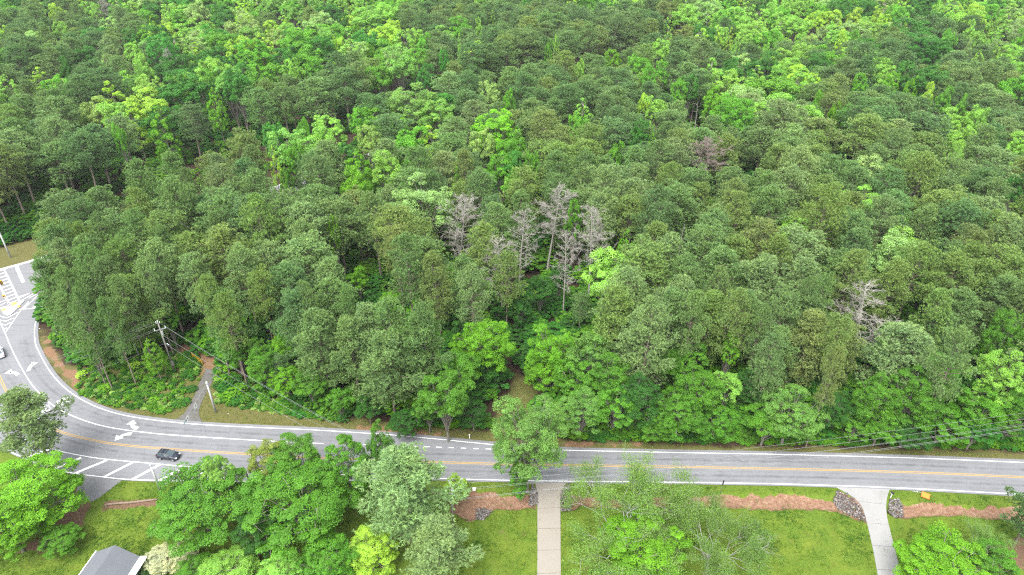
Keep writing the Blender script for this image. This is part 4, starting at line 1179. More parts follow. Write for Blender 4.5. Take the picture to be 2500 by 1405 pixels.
def plant(t_):
    if t_['rot'] is None: t_['rot'] = float(rng.uniform(0, 2 * math.pi))
    root = empty(t_['kind'], (t_['x'], t_['y'], 0.0), t_['rot'])
    if t_['kind'] == 'dead_tree':
        k = t_['var'] if t_['var'] is not None else 0
        if k < 4: root.scale = (t_['R'] / 5.0, t_['R'] / 5.0, t_['H'] / 24.0)
        else: root.scale = (.9, .9, t_['H'] / 24.0)
        link("bare_branches", BARE[k], root)
    else:
        pl = pool_of(t_); h0, r0 = base_dims(t_)
        if t_['var'] is None: t_['var'] = int(rng.integers(0, len(pl)))
        if t_['form'] == 'pecan': t_['var'] = (int(abs(t_['x']) * 7)) % 2
        sx = t_['R'] / r0
        root.scale = (sx, sx, t_['H'] / h0)
        cr, tk = pl[t_['var']]
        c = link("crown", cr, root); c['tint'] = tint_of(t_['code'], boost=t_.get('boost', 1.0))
        link("trunk", tk, root)
    t_['obj'] = root
    return root

def on_screen(t_, mg=40):
    q = proj((t_['x'], t_['y'], t_['H'] * .75)); rp = t_['R'] * FPX / q[2]
    t_['px'], t_['py'], t_['dep'], t_['rp'] = q[0], q[1], q[2], rp
    return -rp - mg < q[0] < W0 + rp + mg and -rp * 1.2 - mg < q[1] < H0 + rp * 2
INDIV, REST = [], {'pine_tree': [], 'broadleaf_tree': [], 'shrub': []}
for kd in ('pine_tree', 'broadleaf_tree', 'dead_tree', 'half_bare_tree', 'shrub'):
    L = [t_ for t_ in TREES + SHRUBS if t_['kind'] == kd]
    vis = [t_ for t_ in L if on_screen(t_, 0)]
    hid = [t_ for t_ in L if not on_screen(t_, 0) and on_screen(t_, 220)]
    vis.sort(key=lambda t_: (not (t_['expl'] and t_['label'] is not None), -t_['rp']))
    INDIV += vis[:300]
    if kd in REST: REST[kd] += vis[300:] + hid
for t_ in INDIV: plant(t_)
print("trees:", {k: sum(1 for t_ in INDIV if t_['kind'] == k) for k in ('pine_tree', 'broadleaf_tree', 'dead_tree', 'shrub')}, "rest", {k: len(v) for k, v in REST.items()})

# ---------------------------------------------------------------- the far wood and the undergrowth: one scattered object each
def carrier(me):
    """first object in the scene that shows this mesh"""
    for o in COL.objects:
        if o.data is me: return o
    return None

def scatter(name, items, pools):
    """items: dicts with x, y, H, R, code, form, kind; pools: list of (meshes, h0, r0) keyed per item by 'pool'"""
    flat = []
    for pi, (vs, h0, r0) in enumerate(pools):
        for vi, v in enumerate(vs): flat.append((pi, vi, v))
    idx = {(pi, vi): k for k, (pi, vi, v) in enumerate(flat)}
    P, S, R, K, T = [], [], [], [], []
    for t_ in items:
        vs, h0, r0 = pools[t_['pool']]
        vi = int(rng.integers(0, len(vs)))
        P.append((t_['x'], t_['y'], t_.get('z', 0.0))); s = t_['R'] / r0
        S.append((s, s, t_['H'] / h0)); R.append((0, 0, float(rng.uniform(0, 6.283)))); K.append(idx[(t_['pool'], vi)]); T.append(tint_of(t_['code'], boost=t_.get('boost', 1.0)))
    me = bpy.data.meshes.new(name)
    me.from_pydata(P, [], [])
    for nm, dat, ty, key in (("scl", S, 'FLOAT_VECTOR', "vector"), ("rot", R, 'FLOAT_VECTOR', "vector"), ("tint", T, 'FLOAT_VECTOR', "vector")):
        a = me.attributes.new(nm, ty, 'POINT'); a.data.foreach_set(key, np.asarray(dat, np.float32).ravel())
    a = me.attributes.new("var", 'INT', 'POINT'); a.data.foreach_set("value", np.asarray(K, np.int32))
    ob = link(name, me)
    ng = bpy.data.node_groups.new(name, 'GeometryNodeTree')
    ng.interface.new_socket("Geometry", in_out='INPUT', socket_type='NodeSocketGeometry')
    ng.interface.new_socket("Geometry", in_out='OUTPUT', socket_type='NodeSocketGeometry')
    gi, go = ng.nodes.new("NodeGroupInput"), ng.nodes.new("NodeGroupOutput")
    def named(nm, ty):
        n = ng.nodes.new("GeometryNodeInputNamedAttribute"); n.data_type = ty; n.inputs['Name'].default_value = nm
        return n.outputs[0]
    scl, rot, var = named("scl", 'FLOAT_VECTOR'), named("rot", 'FLOAT_VECTOR'), named("var", 'INT')
    join = ng.nodes.new("GeometryNodeJoinGeometry")
    for k, (pi, vi, v) in enumerate(flat):
        cmp_ = ng.nodes.new("FunctionNodeCompare"); cmp_.data_type = 'INT'; cmp_.operation = 'EQUAL'
        ints = [s_ for s_ in cmp_.inputs if s_.type == 'INT']
        ng.links.new(var, ints[0]); ints[1].default_value = k
        for me_ in v:
            src = carrier(me_)
            if src is None: continue
            oi = ng.nodes.new("GeometryNodeObjectInfo"); oi.transform_space = 'ORIGINAL'; oi.inputs['Object'].default_value = src
            oi.inputs['As Instance'].default_value = True
            ip = ng.nodes.new("GeometryNodeInstanceOnPoints")
            ng.links.new(gi.outputs[0], ip.inputs['Points']); ng.links.new(cmp_.outputs[0], ip.inputs['Selection'])
            ng.links.new(oi.outputs['Geometry'], ip.inputs['Instance']); ng.links.new(rot, ip.inputs['Rotation']); ng.links.new(scl, ip.inputs['Scale'])
            ng.links.new(ip.outputs[0], join.inputs[0])
    ng.links.new(join.outputs[0], go.inputs[0])
    md = ob.modifiers.new("scatter", 'NODES'); md.node_group = ng
    tag(ob, kind='stuff')
    return ob
pine_pool, leaf_pools = [(PINES, PH, PR)], [(ROUND, BH, BR), (CONES, BH, BR)]
for t_ in REST['pine_tree']: t_['pool'] = 0
for t_ in REST['broadleaf_tree']: t_['pool'] = 1 if t_['form'] == 'cone' else 0
if REST['pine_tree']: tag(scatter("far_pines", REST['pine_tree'], pine_pool), "grey-green pines of the far wood, too many to count", "pine wood")
if REST['broadleaf_tree']: tag(scatter("far_broadleaf_trees", REST['broadleaf_tree'], leaf_pools), "light and mid-green broadleaf crowns of the far wood", "broadleaf wood")
und = []
r4 = np.random.default_rng(77)
while len(und) < 6500:
    d = 84 + 260 * r4.random() ** 1.3; x = (r4.random() * 2 - 1) * (d * .78 + 20)
    q_ = proj((x, d, 0.0))
    if not in_wood(x, d) and not (np.interp(q_[0], FARC[:, 0], FARC[:, 1]) - 2 < q_[1] < np.interp(q_[0], [0, 330, 640, 900, 3000], [560, 520, 440, 400, 300]) - 14): continue
    h = r4.uniform(1.2, 4.6) * (1.0 if in_wood(x, d) else .7); und.append(dict(x=x, y=d, H=h, R=h * r4.uniform(.55, .85), code=r4.choice(['D', 'D', 'B', 'E', 'B', 'V']), pool=0))
for _ in range(900):                                             # creepers and weeds at the foot of the thicket
    px = r4.uniform(1000, 2560)
    if 1200 < px < 1335: continue
    py = np.interp(px, [980, 1190, 1340, 1400, 1850, 2200, 2560], [1036, 1042, 1052, 1068, 1079, 1082, 1096]) + r4.normal(0, 4) - 4
    p = at(px, py); und.append(dict(x=p[0], y=p[1], H=r4.uniform(.4, 1.3), R=r4.uniform(.5, 1.1), code=r4.choice(['V', 'B', 'E', 'B']), pool=0))
for _ in range(2600):                                            # weeds in the clearing
    px, py = r4.uniform(190, 830), r4.uniform(860, 1030)
    lo_ = np.interp(px, [180, 240, 330, 400, 470, 520, 640, 760, 830], [965, 982, 1000, 1012, 985, 990, 1004, 1020, 1028]); up_ = np.interp(px, [180, 300, 420, 520, 600, 830], [900, 870, 845, 880, 930, 1000])
    if not (up_ < py < lo_) or (455 < px < 500 and py > 930) or (490 < px < 525): continue
    p = at(px, py); und.append(dict(x=p[0], y=p[1], H=r4.uniform(.2, .9), R=r4.uniform(.3, .7), code=r4.choice(['V', 'B', 'D', 'B', 'T', 'E']), pool=0))
tag(scatter("undergrowth", und, [(BUSH, BH, BR)]), "green undergrowth, weeds and creepers under the trees and along the road", "undergrowth")

def tuft(seed, n=12):
    r = np.random.default_rng(seed)
    b = np.column_stack((r.normal(0, .10, (n, 2)), np.zeros(n))); d = unit(np.column_stack((r.normal(0, .6, (n, 2)), np.ones(n)))) * r.uniform(.08, .20, n)[:, None]
    w = unit(np.cross(d, r.normal(0, 1, (n, 3)))) * .022
    V = np.stack((b - w, b + w, b + d), 1).reshape(-1, 3)
    return np_mesh("grass_tuft", V, np.arange(3 * n).reshape(-1, 3), M_LEAF, fattr={"rnd": r.random(n)})
TUFTS = [(tuft(300 + k),) for k in range(3)]
TINT['G'] = (122, 162, 56); TINT['H'] = (150, 176, 70); TINT['J'] = (84, 138, 44); TINT['K'] = (168, 168, 88)
gr = []
r5 = np.random.default_rng(9)
gp = np.column_stack((r5.uniform(-84, 84, 60000), r5.uniform(50, 84, 60000)))
gpx = proj(np.column_stack((gp, np.zeros(len(gp)))))
okg = (gpx[:, 0] > -40) & (gpx[:, 0] < 2540) & (gpx[:, 1] < 1440) & (np.interp(gp[:, 0], resample(asph_bot, n=300)[:, 0], resample(asph_bot, n=300)[:, 1]) - gp[:, 1] > .35)
for P_ in CLAY + LITTER + [gpoly([(1300, 1178), (1384, 1178), (1370, 1210), (1372, 1460), (1310, 1460), (1310, 1210)]), gpoly([(2036, 1188), (2176, 1193), (2166, 1262), (2215, 1460), (2150, 1460), (2108, 1250)]), gpoly([(186, 1155), (304, 1170), (224, 1230), (186, 1222)])]:
    okg &= (sdist(gp, P_) < .12) | ((r5.random(len(gp)) < .10) & (vnoise(gp, 2.0, 71) > .55))
den = vnoise(gp, 1.6, 61) * .6 + vnoise(gp, 5.0, 62) * .4
okg &= r5.random(len(gp)) < np.clip(den * 1.5 - .1, .12, 1)
for (x, y), dn in zip(gp[okg], den[okg]): gr.append(dict(x=x, y=y, z=-.03, H=1.0 + dn * .8, R=1.0 + dn * .7, code='J' if dn > .74 else ('G' if dn > .42 else r5.choice(['H', 'G', 'K', 'H'])), pool=0))
gv = []
vp = np.column_stack((r5.uniform(-86, 88, 40000), r5.uniform(74, 120, 40000)))
okv = (sdist(vp, VERGE) > .05) & (sdist(vp, road_poly[::4]) < -.15)
for P_ in BARE_EARTH[:3]: okv &= sdist(vp, P_) < .1
for x, y in vp[okv]: gv.append(dict(x=x, y=y, z=-.03, H=r5.uniform(.8, 1.6), R=r5.uniform(.9, 1.6), code=r5.choice(['H', 'K', 'G', 'K']), pool=0))
def grass_sheet(name, items, label):
    """all tufts of a lawn as one mesh object"""
    base = [np.array([v.co[:] for v in t_[0].vertices]) for t_ in TUFTS]
    V, F, R, T = [], [], [], []
    n = 0
    for t_ in items:
        b_ = base[int(r5.integers(0, 3))]; a = r5.uniform(0, 6.28); c_, s_ = math.cos(a), math.sin(a)
        v = np.column_stack(((b_[:, 0] * c_ - b_[:, 1] * s_) * t_['R'] + t_['x'], (b_[:, 0] * s_ + b_[:, 1] * c_) * t_['R'] + t_['y'], b_[:, 2] * t_['H'] + t_['z']))
        V.append(v); k = len(v) // 3; R.append(r5.random(k)); T.append(np.tile(lin(TINT[t_['code']]) * .62, (k, 1))); n += k
    me = np_mesh(name, np.vstack(V), np.arange(3 * n).reshape(-1, 3), M_GRASS, fattr={"rnd": np.concatenate(R)})
    a = me.attributes.new("tint", 'FLOAT_VECTOR', 'FACE'); a.data.foreach_set("vector", np.vstack(T).astype(np.float32).ravel())
    return tag(link(name, me), label, "grass", kind='stuff')
M_GRASS = M_LEAF.copy(); M_GRASS.name = "grass_blades"
for n_ in M_GRASS.node_tree.nodes:
    if n_.type == 'ATTRIBUTE' and n_.attribute_name == 'tint': n_.attribute_type = 'GEOMETRY'
grass_sheet("lawn_grass", gr, "short green grass of the lawns on the near side of the road")
grass_sheet("verge_grass", gv, "dry yellow-green grass of the far road verge")
print("tufts", len(gr), len(gv))
# ---------------------------------------------------------------- stones on the ditch banks
def stones(name, px_poly, n, label):
    P = gpoly(px_poly); lo, hi = P.min(0), P.max(0)
    r = np.random.default_rng(n); pts = []
    while len(pts) < n:
        q = lo + (hi - lo) * r.random((n, 2)); pts += list(q[inside(q, P)])
    pts = np.array(pts[:n])
    dz = -0.55 * np.max([sstep(sdist(pts, C), 0, 1.1) for C in CLAY], axis=0)
    oct_ = np.array([(1, 0, 0), (0, 1, 0), (-1, 0, 0), (0, -1, 0), (0, 0, 1), (0, 0, -1), (.62, .62, .5), (-.62, .62, .5), (-.62, -.62, .5), (.62, -.62, .5)])
    tri = np.array([(0, 6, 9), (0, 1, 6), (1, 2, 7), (1, 7, 6), (2, 3, 8), (2, 8, 7), (3, 0, 9), (3, 9, 8), (6, 7, 4), (7, 8, 4), (8, 9, 4), (9, 6, 4), (1, 0, 5), (2, 1, 5), (3, 2, 5), (0, 3, 5)])
    V, F, R = [], [], []
    for k, (x, y) in enumerate(pts):
        s = r.uniform(.07, .20) * np.array((r.uniform(.8, 1.5), r.uniform(.7, 1.1), r.uniform(.5, .9)))
        a = r.uniform(0, 6.28); v = oct_ * s * (1 + r.normal(0, .14, (10, 3)))
        v = np.column_stack((v[:, 0] * math.cos(a) - v[:, 1] * math.sin(a), v[:, 0] * math.sin(a) + v[:, 1] * math.cos(a), v[:, 2]))
        V.append(v + (x, y, dz[k] + .05 + r.uniform(0, .12))); F.append(tri + 10 * k); R += [r.random()] * 16
    m_ = STONE
    o = link(name, np_mesh(name, np.vstack(V), np.vstack(F), m_, fattr={"rnd": R}))
    return tag(o, label, "stones", kind='stuff')
m, t, out = mat_new("riprap_stone")
b = N(t, "ShaderNodeBsdfPrincipled"); b.inputs['Roughness'].default_value = .9
r_ = ramp(t, [(0, (.035, .035, .038)), (.5, (.105, .105, .11)), (.8, (.17, .165, .16)), (1, (.30, .295, .285))])
t.links.new(N(t, "ShaderNodeAttribute", attribute_name="rnd").outputs['Fac'], r_.inputs[0])
t.links.new(mixc(t, r_.outputs[0], (.16, .11, .08), mth(t, 'MULTIPLY', noise(t, 2.0, 3, .6, geo_pos(t)), .5)), b.inputs['Base Color']); t.links.new(b.outputs[0], out.inputs[0])
STONE = m
stones("riprap_stones", [(1300, 1182), (1312, 1206), (1312, 1234), (1291, 1230), (1294, 1206)], 320, "grey riprap stones on the bank left of the buff driveway")
stones("riprap_stones", [(1369, 1208), (1377, 1190), (1390, 1183), (1395, 1225), (1394, 1244), (1370, 1249)], 330, "grey riprap stones on the bank right of the buff driveway")
stones("riprap_stones", [(1163, 1238), (1180, 1236), (1203, 1250), (1184, 1269), (1162, 1271)], 300, "pale stone heap in the red clay below the large pine")
stones("riprap_stones", [(2044, 1199), (2066, 1204), (2092, 1226), (2106, 1248), (2114, 1276), (2090, 1262), (2051, 1242), (2033, 1220)], 520, "grey riprap stones sloping along the left of the white driveway")
stones("riprap_stones", [(2172, 1222), (2193, 1219), (2206, 1235), (2205, 1262), (2187, 1266), (2168, 1251)], 360, "grey riprap stones right of the white driveway under the mailbox")

# ---------------------------------------------------------------- utility poles and wires
M_POLEG = bark("weathered_pole_grey", (.30, .31, .31), (.44, .45, .45), 2.0)
M_POLEW = bark("creosote_pole_brown", (.055, .042, .032), (.12, .095, .075), 2.0)
M_POLEM = bark("weathered_pole_mid", (.13, .12, .11), (.24, .225, .21), 2.0)
M_STEEL = simple_mat("galvanised_steel", (.48, .50, .52), .45, .6)
M_WIRE = simple_mat("aluminium_wire", (.26, .27, .28), .6, .2)
M_CABLE = simple_mat("black_cable", (.03, .03, .032), .6)
M_PORC = simple_mat("porcelain_pale", (.62, .64, .64), .35)
M_BLACK = simple_mat("black_paint", (.02, .02, .022), .45)
M_WPAINT = simple_mat("white_paint", (.78, .78, .77), .5, var=.06)

def height_for(base, py):
    lo, hi = 0.0, 40.0
    for _ in range(40):
        mid = (lo + hi) / 2
        if proj((base[0], base[1], mid))[1] > py: lo = mid
        else: hi = mid
    return lo
def pole(base_px, top_py, mat, label, r0=.17, r1=.11, group="utility poles"):
    b_ = at(*base_px); h = height_for(b_, top_py)
    root = empty("utility_pole", (b_[0], b_[1], 0))
    MB().tube([(0, 0, -.2), (0, 0, h)], [r0, r1], 10).build("pole_shaft", mat, root, True)
    tag(root, label, "utility pole", group)
    return root, h
gA, hA = pole((527, 1007), 932, M_POLEG, "pale grey pole right of the footpath that carries the hanging lane signs", .22, .15)
gB, hB = pole((392, 1198), 1131, M_POLEG, "pale grey pole on the lawn edge below the hatched asphalt", .22, .15)
gC, hC = pole((427, 910), 789, M_POLEM, "tall pole with insulators and crossarm in the clearing at the wood's edge", .20, .13)
gD, hD = pole((26, 629), 566, M_POLEG, "pale grey pole on the grass behind the crosswalk", .24, .16)
gE, hE = pole((613, 1187), 1145, M_POLEW, "short dark brown pole between the lawn tree and the yellowing tree", .15, .13)
gE.rotation_euler = (0, math.radians(-3), 0)
gF, hF = pole((341, 874), 796, M_POLEG, "slender grey pole among the pines left of the tall one", .11, .08)
for g_, h_ in ((gA, hA), (gB, hB), (gD, hD)):
    MB().tube([(0, 0, h_ - .55), (0, 0, h_ - .40)], .24, 10).build("cable_band", M_STEEL, g_)
MB().tube([(0, 0, hE - .5), (-.3, 0, hE - .45)], .035, 6).build("bracket", M_STEEL, gE)
# the distribution pole: pin insulators, crossarm, cutout and transformer
mb = MB()
for dx, dz in ((-.35, 0), (.35, 0), (0, .25)): mb.tube([(dx, 0, hC - .1 + dz * .3), (dx, 0, hC + .35 + dz)], [.05, .09], 8)
mb.build("insulator", M_PORC, gC)
MB().box((0, 0, hC - 1.6), (2.3, .11, .13), .5).build("crossarm", M_STEEL, gC)
for s_ in (-1, 1): MB().tube([(s_ * 1.0 * math.cos(.5), s_ * 1.0 * math.sin(.5), hC - 1.55), (s_ * 1.0 * math.cos(.5), s_ * 1.0 * math.sin(.5), hC - 1.05)], [.10, .07], 8).build("insulator", M_PORC, gC)
MB().tube([(.30, -.1, hC - 2.8), (.30, -.1, hC - 1.95)], .20, 10).build("transformer", M_STEEL, gC)
MB().tube([(0, 0, hC - 5.2), (.55, -.2, hC - 5.0), (1.0, -.4, hC - 5.2)], .06, 6).build("bracket", M_STEEL, gC)
MB().box((.35, -.25, 2.6), (.5, .35, 1.0)).build("meter_box", M_POLEM, gC)

# pole hidden in the roadside pine, carrying the wires to the right
pm = at(1100, 1182, 11.5); gM = empty("utility_pole", (pm[0], pm[1], 0)); hM = 11.5
MB().tube([(0, 0, -.2), (0, 0, hM)], [.19, .13], 10).build("pole_shaft", M_POLEM, gM, True)
MB().box((0, 0, hM - .5), (.12, 2.4, .12), .35).build("crossarm", M_STEEL, gM)
MB().tube([(.3, -.3, hM - 2.2), (.3, -.3, hM - 1.2)], .27, 12).build("transformer", M_WPAINT, gM)
tag(gM, "pole with white transformer half hidden by the large roadside pine", "utility pole", "utility poles")

def wire(a, b_, sag, rad, mat, label, n=26, group="overhead wires"):
    a, b_ = np.array(a, float), np.array(b_, float)
    u = np.linspace(0, 1, n)[:, None]
    P = a + (b_ - a) * u; P[:, 2] -= (4 * sag * u * (1 - u))[:, 0]
    o = MB().tube(P - a, rad, 5).build("overhead_wire", mat, None, True, loc=tuple(a))
    return tag(o, label, "wire", group)
cC, cM = np.array(gC.location), np.array(gM.location)
pl = at(-420, 1030, 11.5); pr = at(2860, 965, 11.0)
ORD = ["topmost", "second", "third", "fourth", "fifth", "lowest"]
offs = [(-.3, 0, hC + .3), (.3, 0, hC + .1), (-.9, -.5, hC - 1.3), (.9, .5, hC - 1.3), (0, 0, hC - 5.1)]
for k, o_ in enumerate(offs):
    a = cC + np.array(o_); e = pl + np.array((o_[0], o_[1], o_[2] - hC + (0 if k < 4 else 0)))
    wire(a, e, 1.3 + .1 * k, .013 if k < 4 else .018, M_WIRE, f"{ORD[k] if k < 4 else 'lowest'} wire from the tall clearing pole to the left edge")
for k, o_ in enumerate(offs[1:]):
    a = cC + np.array(o_); e = cM + np.array((0, (.9, -.9, .3, -.2)[k], (hM - .4, hM - .4, hM, hM - 4)[k]))
    wire(a, e, 1.6, .013 if k < 3 else .018, M_WIRE, f"{('topmost', 'second', 'third', 'lowest')[k]} wire from the tall clearing pole across to the large pine")
for k, (dy, za, zb, mt, rd) in enumerate(((1.0, 0, 0, M_WIRE, .014), (-.2, .1, -.2, M_WIRE, .014), (-1.1, 0, -.9, M_WIRE, .014), (0, -1.6, -1.6, M_WIRE, .013), (0, -3.4, -2.6, M_WIRE, .020), (.2, -3.9, -3.2, M_WIRE, .017))):
    wire(cM + np.array((0, dy, hM + za)), pr + np.array((0, dy, zb)), 1.5, rd, mt, f"{ORD[k]} wire from the large roadside pine to the right edge")
wire(np.array(gF.location) + (0, 0, hF - .3), cC + np.array((0, 0, hC - 5.4)), .3, .02, M_CABLE, "short dark cable between the slender pole and the tall clearing pole")

# lane signs hanging on two span wires over the path mouth
a1, b1 = np.array(gA.location) + (0, 0, hA - .25), np.array(gB.location) + (0, 0, hB - .25)
wire(a1, b1, .9, .014, M_STEEL, "upper span wire holding the white lane signs", group="span wires")
wire(a1 - (0, 0, 1.7), b1 - (0, 0, 1.2), .35, .013, M_STEEL, "lower span wire beneath the white lane signs", group="span wires")
sd = (b1 - a1); sd[2] = 0; sd /= np.linalg.norm(sd)
M_SIGNW = simple_mat("sign_white", (.80, .80, .80), .4, var=.03)
M_SIGNG = simple_mat("sign_teal_green", (.01, .22, .19), .4, var=.05)
def span_sign(px, py, label, kind_):
    best = None
    for u in np.linspace(.02, .9, 300):
        p = a1 + (b1 - a1) * u; p = p - (0, 0, 3.6 * u * (1 - u) + .55)
        q = proj(p); d = abs(q[1] - py)
        if best is None or d < best[0]: best = (d, p)
    p = best[1]
    root = empty("lane_sign" if kind_ != 'street' else "street_name_sign", p, math.atan2(sd[1], sd[0]))
    w, h = (.78, 1.0) if kind_ != 'street' else (1.1, .32)
    MB().box((0, 0, 0), (w, .02, h)).build("sign_panel", M_SIGNW if kind_ != 'street' else M_SIGNG, root)
    for s_ in (-1, 1): MB().box((s_ * w * .3, 0, h / 2 + .1), (.03, .025, .22)).build("hanger", M_STEEL, root)
    for side in (-1, 1):
        mb = MB(); y = side * .013
        if kind_ == 'up':
            mb.add([(-.05, y, -.36), (.05, y, -.36), (.05, y, .12), (-.05, y, .12)], [(0, 1, 2, 3)]); mb.add([(-.17, y, .10), (.17, y, .10), (0, y, .38)], [(0, 1, 2)])
        elif kind_ == 'turn':
            mb.add([(-.10, y, -.36), (0, y, -.36), (0, y, .10), (-.10, y, .10)], [(0, 1, 2, 3)]); mb.add([(-.10, y, .10), (.10, y, .10), (.10, y, .20), (-.10, y, .20)], [(0, 1, 2, 3)]); mb.add([(.08, y, -.02), (.08, y, .32), (.30, y, .15)], [(0, 1, 2)])
        else:
            mb.add([(-.35, y, -.06), (.35, y, -.06), (.35, y, .06), (-.35, y, .06)], [(0, 1, 2, 3)])
        mb.build("arrow_mark" if kind_ != 'street' else "name_strip", M_BLACK if kind_ != 'street' else M_SIGNW, root)
    tag(root, label, "road sign", "signs on the span wire")
span_sign(475, 992, "white lane sign with black arrow hanging over the footpath mouth", 'up')
span_sign(456, 1022, "white lane sign with black arrow hanging at the road edge line", 'turn')
span_sign(450, 1031, "teal green street name sign hanging beside the lower lane sign", 'street')

# traffic signals on the island
ib = at(23.7, 748, .17); iroot = empty("signal_pole", ib)
MB().tube([(0, 0, 0), (0, 0, 8.2)], [.11, .07], 10).build("pole_shaft", M_STEEL, iroot, True)
M_SIGY = simple_mat("signal_yellow", (.62, .34, .03), .45)
hd = empty("unused")
bpy.data.objects.remove(hd)
h2 = MB().box((0, -.25, 3.1), (.55, .32, .55)).build("pedestrian_signal", M_SIGY, iroot, bevel=.03)
MB().box((0, -.42, 3.12), (.38, .03, .36)).build("lens_panel", M_BLACK, h2)
h3 = MB().box((.55, .15, 6.6), (.40, .36, 1.15)).build("traffic_signal", M_SIGY, iroot, bevel=.03)
for k in range(3): MB().tube([(.55, -.03, 6.25 + .36 * k), (.55, -.24, 6.23 + .36 * k)], .14, 12).build("visor", M_BLACK, h3)
MB().tube([(0, 0, 6.7), (.4, .12, 6.7)], .04, 6).build("signal_arm", M_STEEL, iroot)
tag(iroot, "signal pole with yellow signal heads standing on the traffic island", "traffic signal")

# ---------------------------------------------------------------- cars
M_TYRE = simple_mat("tyre_rubber", (.02, .02, .02), .85)
M_RIM = simple_mat("alloy_rim", (.55, .56, .58), .35, .7)
M_GLASS = simple_mat("car_glass", (.05, .075, .085), .06, var=.1, spec=.8)
M_LAMP = simple_mat("headlight_clear", (.70, .72, .75), .15, spec=.7)
M_TAIL = simple_mat("tail_light_red", (.35, .02, .02), .25, spec=.6)
def paint_car(name, col):
    m, t, out = mat_new(name); b = N(t, "ShaderNodeBsdfPrincipled")
    b.inputs['Base Color'].default_value = (*col, 1); b.inputs['Roughness'].default_value = .35; b.inputs['Metallic'].default_value = .0
    b.inputs['Coat Weight'].default_value = .35; b.inputs['Coat Roughness'].default_value = .06
    t.links.new(b.outputs[0], out.inputs[0]); return m
def loft(rings, close_ends=True):
    n = len(rings[0]); mb = MB(); v = [p for r in rings for p in r]; f = []
    for i in range(len(rings) - 1):
        for k in range(n):
            k2 = (k + 1) % n; f.append((i * n + k, (i + 1) * n + k, (i + 1) * n + k2, i * n + k2))
    if close_ends: f.append(tuple(range(n))); f.append(tuple((len(rings) - 1) * n + k for k in range(n))[::-1])
    return mb.add(v, f)
def car(name, label, loc, rz, col, sedan=False):
    root = empty(name, loc, rz)
    P = paint_car(name + "_paint", col)
    if sedan:
        sec = [(-2.35, .66, .42, .72), (-2.28, .80, .30, .92), (-1.6, .87, .22, 1.00), (-.9, .89, .20, .98), (.6, .89, .20, .95), (1.1, .88, .20, .92), (1.8, .84, .22, .80), (2.2, .74, .28, .66), (2.35, .58, .36, .55)]
        cab = [(-1.75, .98, .72), (-1.05, 1.40, .60), (.15, 1.43, .60), (1.05, .93, .72)]
    else:
        sec = [(-2.0, .66, .42, .80), (-1.93, .80, .30, .97), (-1.3, .86, .22, 1.02), (-.4, .87, .20, 1.00), (.7, .87, .20, .96), (1.1, .86, .20, .93), (1.6, .82, .22, .80), (1.92, .70, .28, .64), (2.03, .52, .36, .52)]
        cab = [(-1.95, .98, .72), (-1.45, 1.46, .60), (.05, 1.50, .60), (1.15, .94, .72)]
    rings = []
    for x, w, z0, z1 in sec:
        zm = z0 + (z1 - z0) * .55
        rings.append([(x, -w * .9, z0), (x, -w, zm), (x, -w * .93, z1 - .05), (x, -w * .80, z1), (x, w * .80, z1), (x, w * .93, z1 - .05), (x, w, zm), (x, w * .9, z0)])
    body = loft(rings).build("body", P, root, True)
    md = body.modifiers.new("edge", 'BEVEL'); md.width = .03; md.segments = 2; md.limit_method = 'ANGLE'
    (x0, z0, w0), (x1, z1, w1), (x2, z2, w2), (x3, z3, w3) = cab
    mb = MB()
    v = [(x0, -w0, z0), (x0, w0, z0), (x1, -w1, z1), (x1, w1, z1), (x2, -w2, z2), (x2, w2, z2), (x3, -w3, z3), (x3, w3, z3)]
    mb.add(v, [(0, 2, 3, 1), (2, 4, 5, 3), (4, 6, 7, 5), (0, 6, 4, 2), (1, 3, 5, 7)])
    cb = mb.build("cabin", P, root); md = cb.modifiers.new("edge", 'BEVEL'); md.width = .07; md.segments = 3; md.limit_method = 'ANGLE'
    def lerp(a, b_, u): return tuple(a[i] + (b_[i] - a[i]) * u for i in range(3))
    def panel(nm, quad, e, inset=.10, mat=M_GLASS, parent=root):
        c = tuple(sum(q[i] for q in quad) / 4 for i in range(3))
        q = [lerp(p, c, inset) for p in quad]
        n = (Vector(q[1]) - Vector(q[0])).cross(Vector(q[3]) - Vector(q[0])).normalized()
        if n.dot(Vector(c) - Vector((-.3, 0, .9))) < 0: n = -n
        q2 = [tuple(Vector(p) + n * e) for p in q]
        return MB().add(q + q2, [(4, 5, 6, 7), (0, 1, 5, 4), (1, 2, 6, 5), (2, 3, 7, 6), (3, 0, 4, 7)]).build(nm, mat, parent)
    panel("windscreen", [v[4], v[5], v[7], v[6]], .015)
    panel("rear_window", [v[0], v[1], v[3], v[2]], .015, .16)
    for s_ in (-1, 1):
        o_ = 0 if s_ < 0 else 1
        lo0, lo1, hi0, hi1 = v[0 + o_], v[6 + o_], v[2 + o_], v[4 + o_]
        m_lo, m_hi = lerp(lo0, lo1, .48), lerp(hi0, hi1, .48)
        panel("side_window", [lerp(lo0, lo1, .08), m_lo, m_hi, hi0], .012, .14); panel("side_window", [m_lo, lerp(lo0, lo1, .95), hi1, m_hi], .012, .14)
        MB().box((x3 - .45, s_ * .93, .98), (.14, .16, .12)).build("wing_mirror", P, root, bevel=.03)
        for xw in (sec[2][0] + .12, sec[6][0] - .30):
            wheel = MB().tube([(xw, s_ * .70, .32), (xw, s_ * .885, .32)], .32, 20).build("wheel", M_TYRE, root, False)
            MB().tube([(xw, s_ * .885, .32), (xw, s_ * .897, .32)], .21, 16).build("rim", M_RIM, wheel)
        MB().box((sec[-2][0] - .10, s_ * .58, .66), (.30, .26, .12), s_ * -.4).build("headlight", M_LAMP, root, bevel=.03)
        MB().box((sec[0][0] + .03, s_ * .66, .84), (.12, .22, .16)).build("tail_light", M_TAIL, root, bevel=.02)
